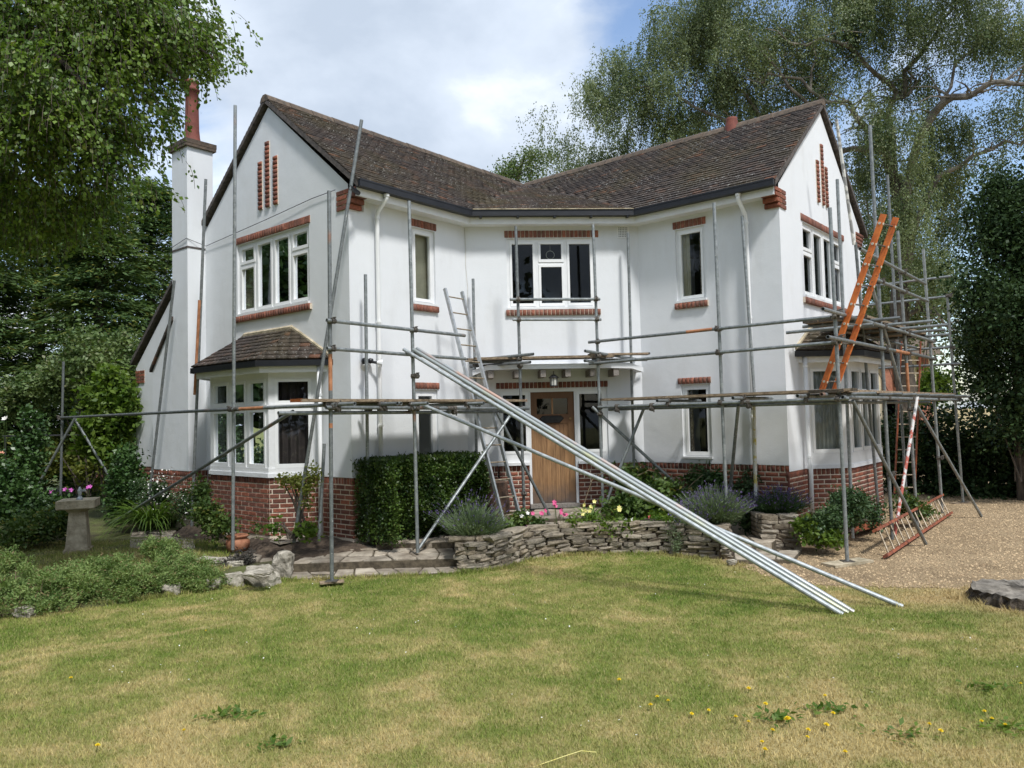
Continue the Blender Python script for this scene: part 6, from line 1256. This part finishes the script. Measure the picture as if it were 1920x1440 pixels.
# planted bed in front of the door and the right wing
shrub('bed_plants', ((1190, 905, 55, 30, 12.6), (1240, 930, 40, 30, 12.3), (1170, 950, 40, 22, 12.2)), 120, 5600, .07, .085, 'lf_bed', 'green leafy perennials under the leaning tubes right of the door', 'plants', seed=23)
shrub('peony_shrub', ((1320, 895, 30, 28, 12.9), (1345, 905, 24, 30, 12.8), (1300, 925, 22, 25, 12.6)), 70, 3600, .07, .10, 'lf_ivy', 'dark leaved shrub below the narrow right window', seed=24, aspect=.4)
shrub('dark_fern', ((1395, 930, 30, 45, 12.4), (1410, 975, 28, 28, 11.9), (1440, 905, 32, 28, 12.5)), 90, 4300, .07, .085, 'lf_cover', 'dark ferny growth between the large lavender and the stone pier', 'plants', seed=25, aspect=.4)
shrub('bed_front_plants', ((1150, 985, 60, 10, 11.6), (1250, 978, 45, 14, 11.6), (1090, 980, 30, 8, 11.6)), 80, 2300, .05, .06, 'lf_fresh', 'light green low plants along the top of the planter wall', 'plants', seed=26)
shrub('trailing_plant', ((1265, 995, 16, 16, 11.25), (1270, 1020, 10, 14, 11.15)), 40, 1300, .035, .03, 'lf_lav', 'silvery plant trailing over the stone planter wall', 'plant', seed=28, stems=False, aspect=.3)
shrub('left_bed_plants', ((975, 975, 22, 18, 11.9), (1005, 985, 18, 12, 11.6), (950, 990, 16, 10, 11.4)), 46, 1500, .05, .055, 'lf_bed', 'thin green stems at the foot of the aluminium ladder', 'plants', seed=29)
shrub('ground_cover', ((1590, 955, 32, 30, 11.4), (1560, 975, 35, 18, 11.0), (1630, 960, 25, 26, 11.9), (1530, 985, 22, 15, 11.0)), 170, 12000, .06, .045, 'lf_cover', 'dense dark ground cover bush at the foot of the right brick bay', seed=30)
shrub('yellow_weed', ((1700, 945, 28, 20, 13.2), (1725, 955, 20, 14, 13.2)), 40, 1400, .07, .06, 'lf_bed', 'leafy weeds behind the fallen orange ladder', 'plants', seed=31)
shrub('corner_weeds', ((1520, 1005, 20, 12, 10.9), (1510, 985, 18, 16, 11.0), (1560, 1010, 22, 8, 10.8)), 50, 1500, .045, .07, 'lf_fresh', 'broad leaved green weeds at the corner of the gravel under the downpipe', 'plants', seed=32)
q = gnd(1112, 985, .40); straps('lily_clump', (q.x, q.y + .3, .40), 60, .55, .010, 'lf_strap', 'strap leaved lily clump right of the front door', seed=33)
# bare arching twigs
tw = MB(); 
for pts in (((1090, 960), (1110, 900), (1140, 880), (1165, 905)), ((1250, 940), (1265, 895), (1290, 885), (1315, 888)), ((1240, 935), (1250, 900), (1262, 888)), ((1180, 900), (1215, 882), (1250, 890), (1260, 905)), ((1275, 930), (1300, 905), (1318, 890))):
    tw.path([at(x, y, 12.4) for x, y in pts], [.008, .007, .006, .004][:len(pts)], 5)
tw.build('dead_shrub', 'twig', None, label='bare arching pale stems over the flower bed right of the door', cat='dead shrub')
def flower(px, py, y, r0, mat, label, grp, k=5, name='flower', n=3):
    """a spray of n blooms on stalks standing in the bed"""
    c = at(px, py, y); t = thing(name, (c.x, c.y, .36), label, 'flower', grp); r = np.random.default_rng(int(px * 7 + py)); st = MB(); pv = []
    for i in range(n):
        q = c + Vector((float(r.normal(0, .06)), float(r.normal(0, .06)), float(r.normal(0, .035)))) if i else c
        st.path([(c.x + float(r.normal(0, .03)), c.y, .30), (q.x, q.y, q.z)], .0035, 4); nn = Vector((float(r.normal(0, .4)), -1, .6)).normalized(); e = nn.orthogonal().normalized(); f = nn.cross(e)
        for j in range(k):
            a = 2 * math.pi * j / k; d_ = e * math.cos(a) + f * math.sin(a); s_ = e * -math.sin(a) + f * math.cos(a); pv.append((q, q + d_ * r0 * .6 + s_ * r0 * .42 + nn * r0 * .2, q + d_ * r0 * 1.1 + nn * r0 * .35, q + d_ * r0 * .6 - s_ * r0 * .42 + nn * r0 * .2))
    st.build('stalk', 'lf_bed', t); mb = MB()
    for p in pv: mb.quad(*p)
    mb.build('petals', mat, t)
for px, py, m_, lab in ((1040, 946, 'fl_pink', 'tallest pink lilies in front of the front door'), (1015, 962, 'fl_pink', 'pink lilies left of the door step'), (1052, 962, 'fl_pink', 'low pink lilies before the right side of the door step'), (955, 988, 'fl_mag', 'magenta flowers at the foot of the aluminium ladder'), (996, 985, 'fl_mag', 'single magenta bloom above the planter wall'), (1108, 950, 'fl_yel', 'cream lilies right of the door'), (1098, 958, 'fl_yel', 'low pale lilies beside the door frame'), (1162, 955, 'fl_yel', 'pale yellow lilies further right of the door'), (1222, 970, 'fl_red', 'crimson flowers under the leaning tubes'), (1186, 975, 'fl_white', 'mauve white bloom on the edge of the planter'), (978, 968, 'fl_white', 'small whitish flowers beside the ladder foot')): flower(px, py, 11.75, .034, m_, lab, 'flowers in the planter bed', n=4 if 'lilies' in lab else 2)
for px, py, y, m_, lab in ((95, 922, 15, 'fl_mag', 'pink flowers behind the left scaffold braces'), (122, 918, 15, 'fl_mag', 'pink flower beside the far scaffold pole'), (165, 914, 15, 'fl_mag', 'pink flowers above the bird bath'), (183, 893, 16, 'fl_salmon', 'salmon rose beyond the bird bath'), (8, 785, 14, 'fl_white', 'white rose at the left edge by the ivy clad post'), (70, 780, 14, 'fl_white', 'white rose at the top of the ivy clad post'), (4, 850, 14, 'fl_salmon', 'orange pink rose low at the left edge')): flower(px, py, y, .045, m_, lab, 'flowers in the left garden', n=2)
# --- trees round the near side of the garden, seen as reflections in the panes
Pt, _, _ = clumpy([((-15, -2, 5), (4, 4, 4.5)), ((-8, -11, 5.5), (4.5, 3.5, 5)), ((2, -15, 5.5), (5, 3, 5)), ((-19, 5, 5.5), (3.5, 4, 5)), ((12, -14, 5), (4.5, 3, 4.5)), ((-14, -9, 5), (4, 4, 5)), ((20, -6, 4.5), (3, 4, 4.5)), ((-20, 17, 5), (4, 4, 5.5)), ((-21, 10, 5.5), (4, 4, 5.5))], 600, 26000, .75, shell=.9); leaves('treeline', Pt, .75, 'lf_dark', None, up=.4, kind='stuff')
# --- dark hedge and evergreen at the right
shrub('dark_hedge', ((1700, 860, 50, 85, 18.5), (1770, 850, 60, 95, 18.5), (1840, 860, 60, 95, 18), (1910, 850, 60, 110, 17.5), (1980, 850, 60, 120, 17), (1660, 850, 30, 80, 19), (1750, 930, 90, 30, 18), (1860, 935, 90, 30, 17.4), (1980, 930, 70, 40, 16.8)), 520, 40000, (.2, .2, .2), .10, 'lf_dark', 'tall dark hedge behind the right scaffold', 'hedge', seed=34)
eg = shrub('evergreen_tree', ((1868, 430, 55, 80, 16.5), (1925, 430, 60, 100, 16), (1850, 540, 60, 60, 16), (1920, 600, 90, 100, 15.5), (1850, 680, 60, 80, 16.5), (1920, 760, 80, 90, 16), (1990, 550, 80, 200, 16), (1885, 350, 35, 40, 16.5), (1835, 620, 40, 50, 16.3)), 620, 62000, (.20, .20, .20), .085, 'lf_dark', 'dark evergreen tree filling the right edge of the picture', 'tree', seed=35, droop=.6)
q = at(1930, 900, 16.5); MB().path([(q.x, q.y, 0), (q.x, q.y, 3), at(1915, 450, 16.5)], [.25, .2, .05], 8).build('trunk', 'bark', eg)
shrub('far_bush', ((1760, 720, 28, 26, 27), (1740, 735, 20, 16, 27)), 50, 2600, .2, .14, 'lf_fresh', 'bright green bush far behind the right scaffold', seed=36)
shrub('background_tree', ((1640, 520, 60, 80, 30), (1760, 560, 60, 60, 30), (1700, 600, 90, 50, 31), (1820, 640, 60, 60, 30), (1620, 620, 40, 50, 30)), 170, 12000, .35, .15, 'lf_big', 'loose tree far behind the ladder and upper scaffold', 'tree', seed=37, droop=.5)
# --- grass on the lawn
n = 430000; Y = 2.9 + 8.4 * RNG.random(n) ** 1.25; X = (RNG.random(n) - .5) * 2 * (Y * .72 + .4)
wallY = np.interp(X, [-8, -5.6, -4.6, -3.8, -3.05, -.8, -.2, .15, .75, 2.2, 3.05, 3.3, 3.7, 5.0, 6.5, 9], [8.3, 8.35, 9.0, 9.6, 10.05, 10.25, 10.5, 11.0, 11.38, 11.35, 10.35, 9.35, 9.0, 8.7, 8.5, 8.3]); keep = (Y < wallY + RNG.normal(0, 1, n) * np.where(X > 3.3, .22, .05)) & (((X - sp.x) ** 2 + (Y - sp.y) ** 2) > .30)
X, Y = X[keep], Y[keep]
def blades(name, X, Y, zf, h, seed=1, **kw):
    r = np.random.default_rng(seed); n = len(X); hh = h * r.uniform(.5, 1.3, n); wd = .0017 + .00042 * Y; a = r.uniform(0, 6.283, n); ln = r.uniform(.15, .9, n) * hh; b = r.uniform(0, 6.283, n)
    z = zf(X, Y); s0 = np.stack([np.cos(a) * wd, np.sin(a) * wd, np.zeros(n)], 1); o = np.stack([X, Y, z - .003], 1); tip = o + np.stack([np.cos(b) * ln, np.sin(b) * ln, hh], 1)
    V = np.stack([o - s0, o + s0, tip], 1).reshape(-1, 3); return np_mesh(name, V, np.arange(3 * n).reshape(n, 3), 'blade', kind='stuff', **kw)
blades('grass', X, Y, lawn_z, .027, 3)
n = 42000; Y = RNG.uniform(9.6, 13.0, n); X = RNG.uniform(-9.5, -3.9, n); keep = (X < -3.9 - (Y - 10.6) * .55 + RNG.normal(0, .15, n)) & (Y > np.interp(X, [-9, -5.6, -4.6, -3.8], [8.5, 8.6, 9.3, 9.9])); blades('grass', X[keep], Y[keep], lambda x, y: np.full(len(x), .115), .05, 4)
# longer tufts along edges
tx, ty = [], []
for _ in range(260):
    f = RNG.random(); x = -5.5 + 8.7 * f if RNG.random() < .75 else RNG.uniform(4.6, 5.9); y = float(np.interp(x, [-5.6, -4.6, -3.8, -3.05, -.8, -.2, .15, .75, 2.2, 3.05, 3.3], [8.4, 9.05, 9.62, 10.0, 10.2, 10.45, 10.95, 11.33, 11.3, 10.3, 9.4])) if x < 4 else float(8.02 + RNG.normal(0, .4)); k = 26; tx += list(x + RNG.normal(0, .035, k)); ty += list(y + RNG.normal(0, .03, k))
for px_, py_ in ((1577, 1152), (1590, 1150), (1601, 1148), (1693, 1138)):
    q = gnd(px_, py_, .05); tx += list(q.x + RNG.normal(-.03, .05, 60)); ty += list(q.y + RNG.normal(0, .035, 60))
blades('grass_tufts', np.array(tx), np.array(ty), lawn_z, .065, 5)
# dandelions
DND = ((133, 151), (180, 282), (345, 252), (388, 58), (1163, 155), (1235, 187), (1254, 194), (1222, 205), (1296, 217), (1328, 209), (1380, 228), (1402, 235), (1435, 200), (1448, 252), (1430, 272), (1432, 292), (1482, 237), (1513, 250), (1548, 243), (1562, 219), (1550, 185), (1586, 293), (1512, 262), (1403, 170), (1742, 241), (1762, 252), (1843, 234), (1848, 215), (1860, 229), (1885, 243), (1915, 160))
def dandelion_mesh(): 
    mb = MB(); r = random.Random(2)
    for ring_, (rr_, zz_, k) in enumerate(((.016, .040, 14), (.011, .045, 10), (.005, .048, 6))):
        for i in range(k):
            a = 2 * math.pi * i / k + ring_; d_ = Vector((math.cos(a), math.sin(a), 0)); s_ = Vector((-math.sin(a), math.cos(a), 0)); o = Vector((0, 0, .036)); mb.quad(o, o + d_ * rr_ * .7 + s_ * .003 + Vector((0, 0, zz_ - .036)), o + d_ * rr_ + Vector((0, 0, zz_ - .034)), o + d_ * rr_ * .7 - s_ * .003 + Vector((0, 0, zz_ - .036)))
    return mb
def gl_(px, py):
    z = .1
    for _ in range(6): p = gnd(px, py, z); z = float(lawn_z(p.x, p.y))
    return p
d0 = None
for i, (px, py) in enumerate(DND):
    p = gl_(px, py + 1130)
    if d0 is None:
        o = thing('dandelion', p, 'yellow dandelion flower on a short stalk in the lawn', 'dandelion', 'dandelions scattered over the lawn'); m0 = dandelion_mesh(); m0.v = [tuple(Vector(q) + p) for q in m0.v]; m0.build('flower_head', 'fl_dand', o); MB().path([p + Vector((0, 0, -.005)), p + Vector((0, 0, .038))], .0018, 5).build('stalk', 'lf_bed', o); d0 = o
    else:
        o = d0.copy(); COL.objects.link(o); o.location = p
        for ch in d0.children: c = ch.copy(); COL.objects.link(c); c.parent = o
    o.rotation_euler = (random.uniform(-.25, .25), random.uniform(-.25, .25), random.uniform(0, 6)); s_ = (1.5 if i == 16 else random.uniform(.75, 1.15)); o.scale = (s_,) * 3
    t_ = random.uniform(-.1, .1)
n = 420; X = RNG.uniform(-5, 5, n); Y = 4.2 + 6.0 * RNG.random(n); nz_ = np.sin(X * 2.1 + 1) * np.sin(Y * 1.7 + X) ; keep = (nz_ > .15) & (Y < np.interp(X, [-8, -4.6, -3, -.8, .7, 3, 3.7, 6], [8, 9.0, 9.9, 10.1, 11, 10.2, 9, 8.5])); X, Y = X[keep], Y[keep]
leaves('clover_flowers', np.stack([X, Y, lawn_z(X, Y) + .026], 1), .013, 'fl_white', None, up=3, aspect=1.0, kind='stuff')
wx, wy = [], []
for px, py, k in ((1560, 1335, 60), (1850, 1292, 50), (1460, 1350, 60), (430, 1345, 60), (510, 1400, 40), (1700, 1380, 40), (1890, 1370, 40)):
    p = gl_(px, py); wx += list(p.x + RNG.normal(0, .09, k)); wy += list(p.y + RNG.normal(0, .05, k))
wx, wy = np.array(wx), np.array(wy); leaves('lawn_weeds', np.stack([wx, wy, lawn_z(wx, wy) + .018], 1), .05, 'lf_fresh', None, up=3, aspect=.45, axis=np.c_[RNG.normal(size=(len(wx), 2)), np.full(len(wx), .25)], kind='stuff')
st_ = MB().path([gl_(1000, 1438), gl_(1060, 1428) + Vector((0, 0, .03)), gl_(1090, 1420) + Vector((0, 0, .035)), gl_(1118, 1421) + Vector((0, 0, .03))], .0022, 5).build('dry_stalk', 'fl_yel', None, label='pale dry grass stalk lying on the lawn at the bottom edge', cat='grass stalk')
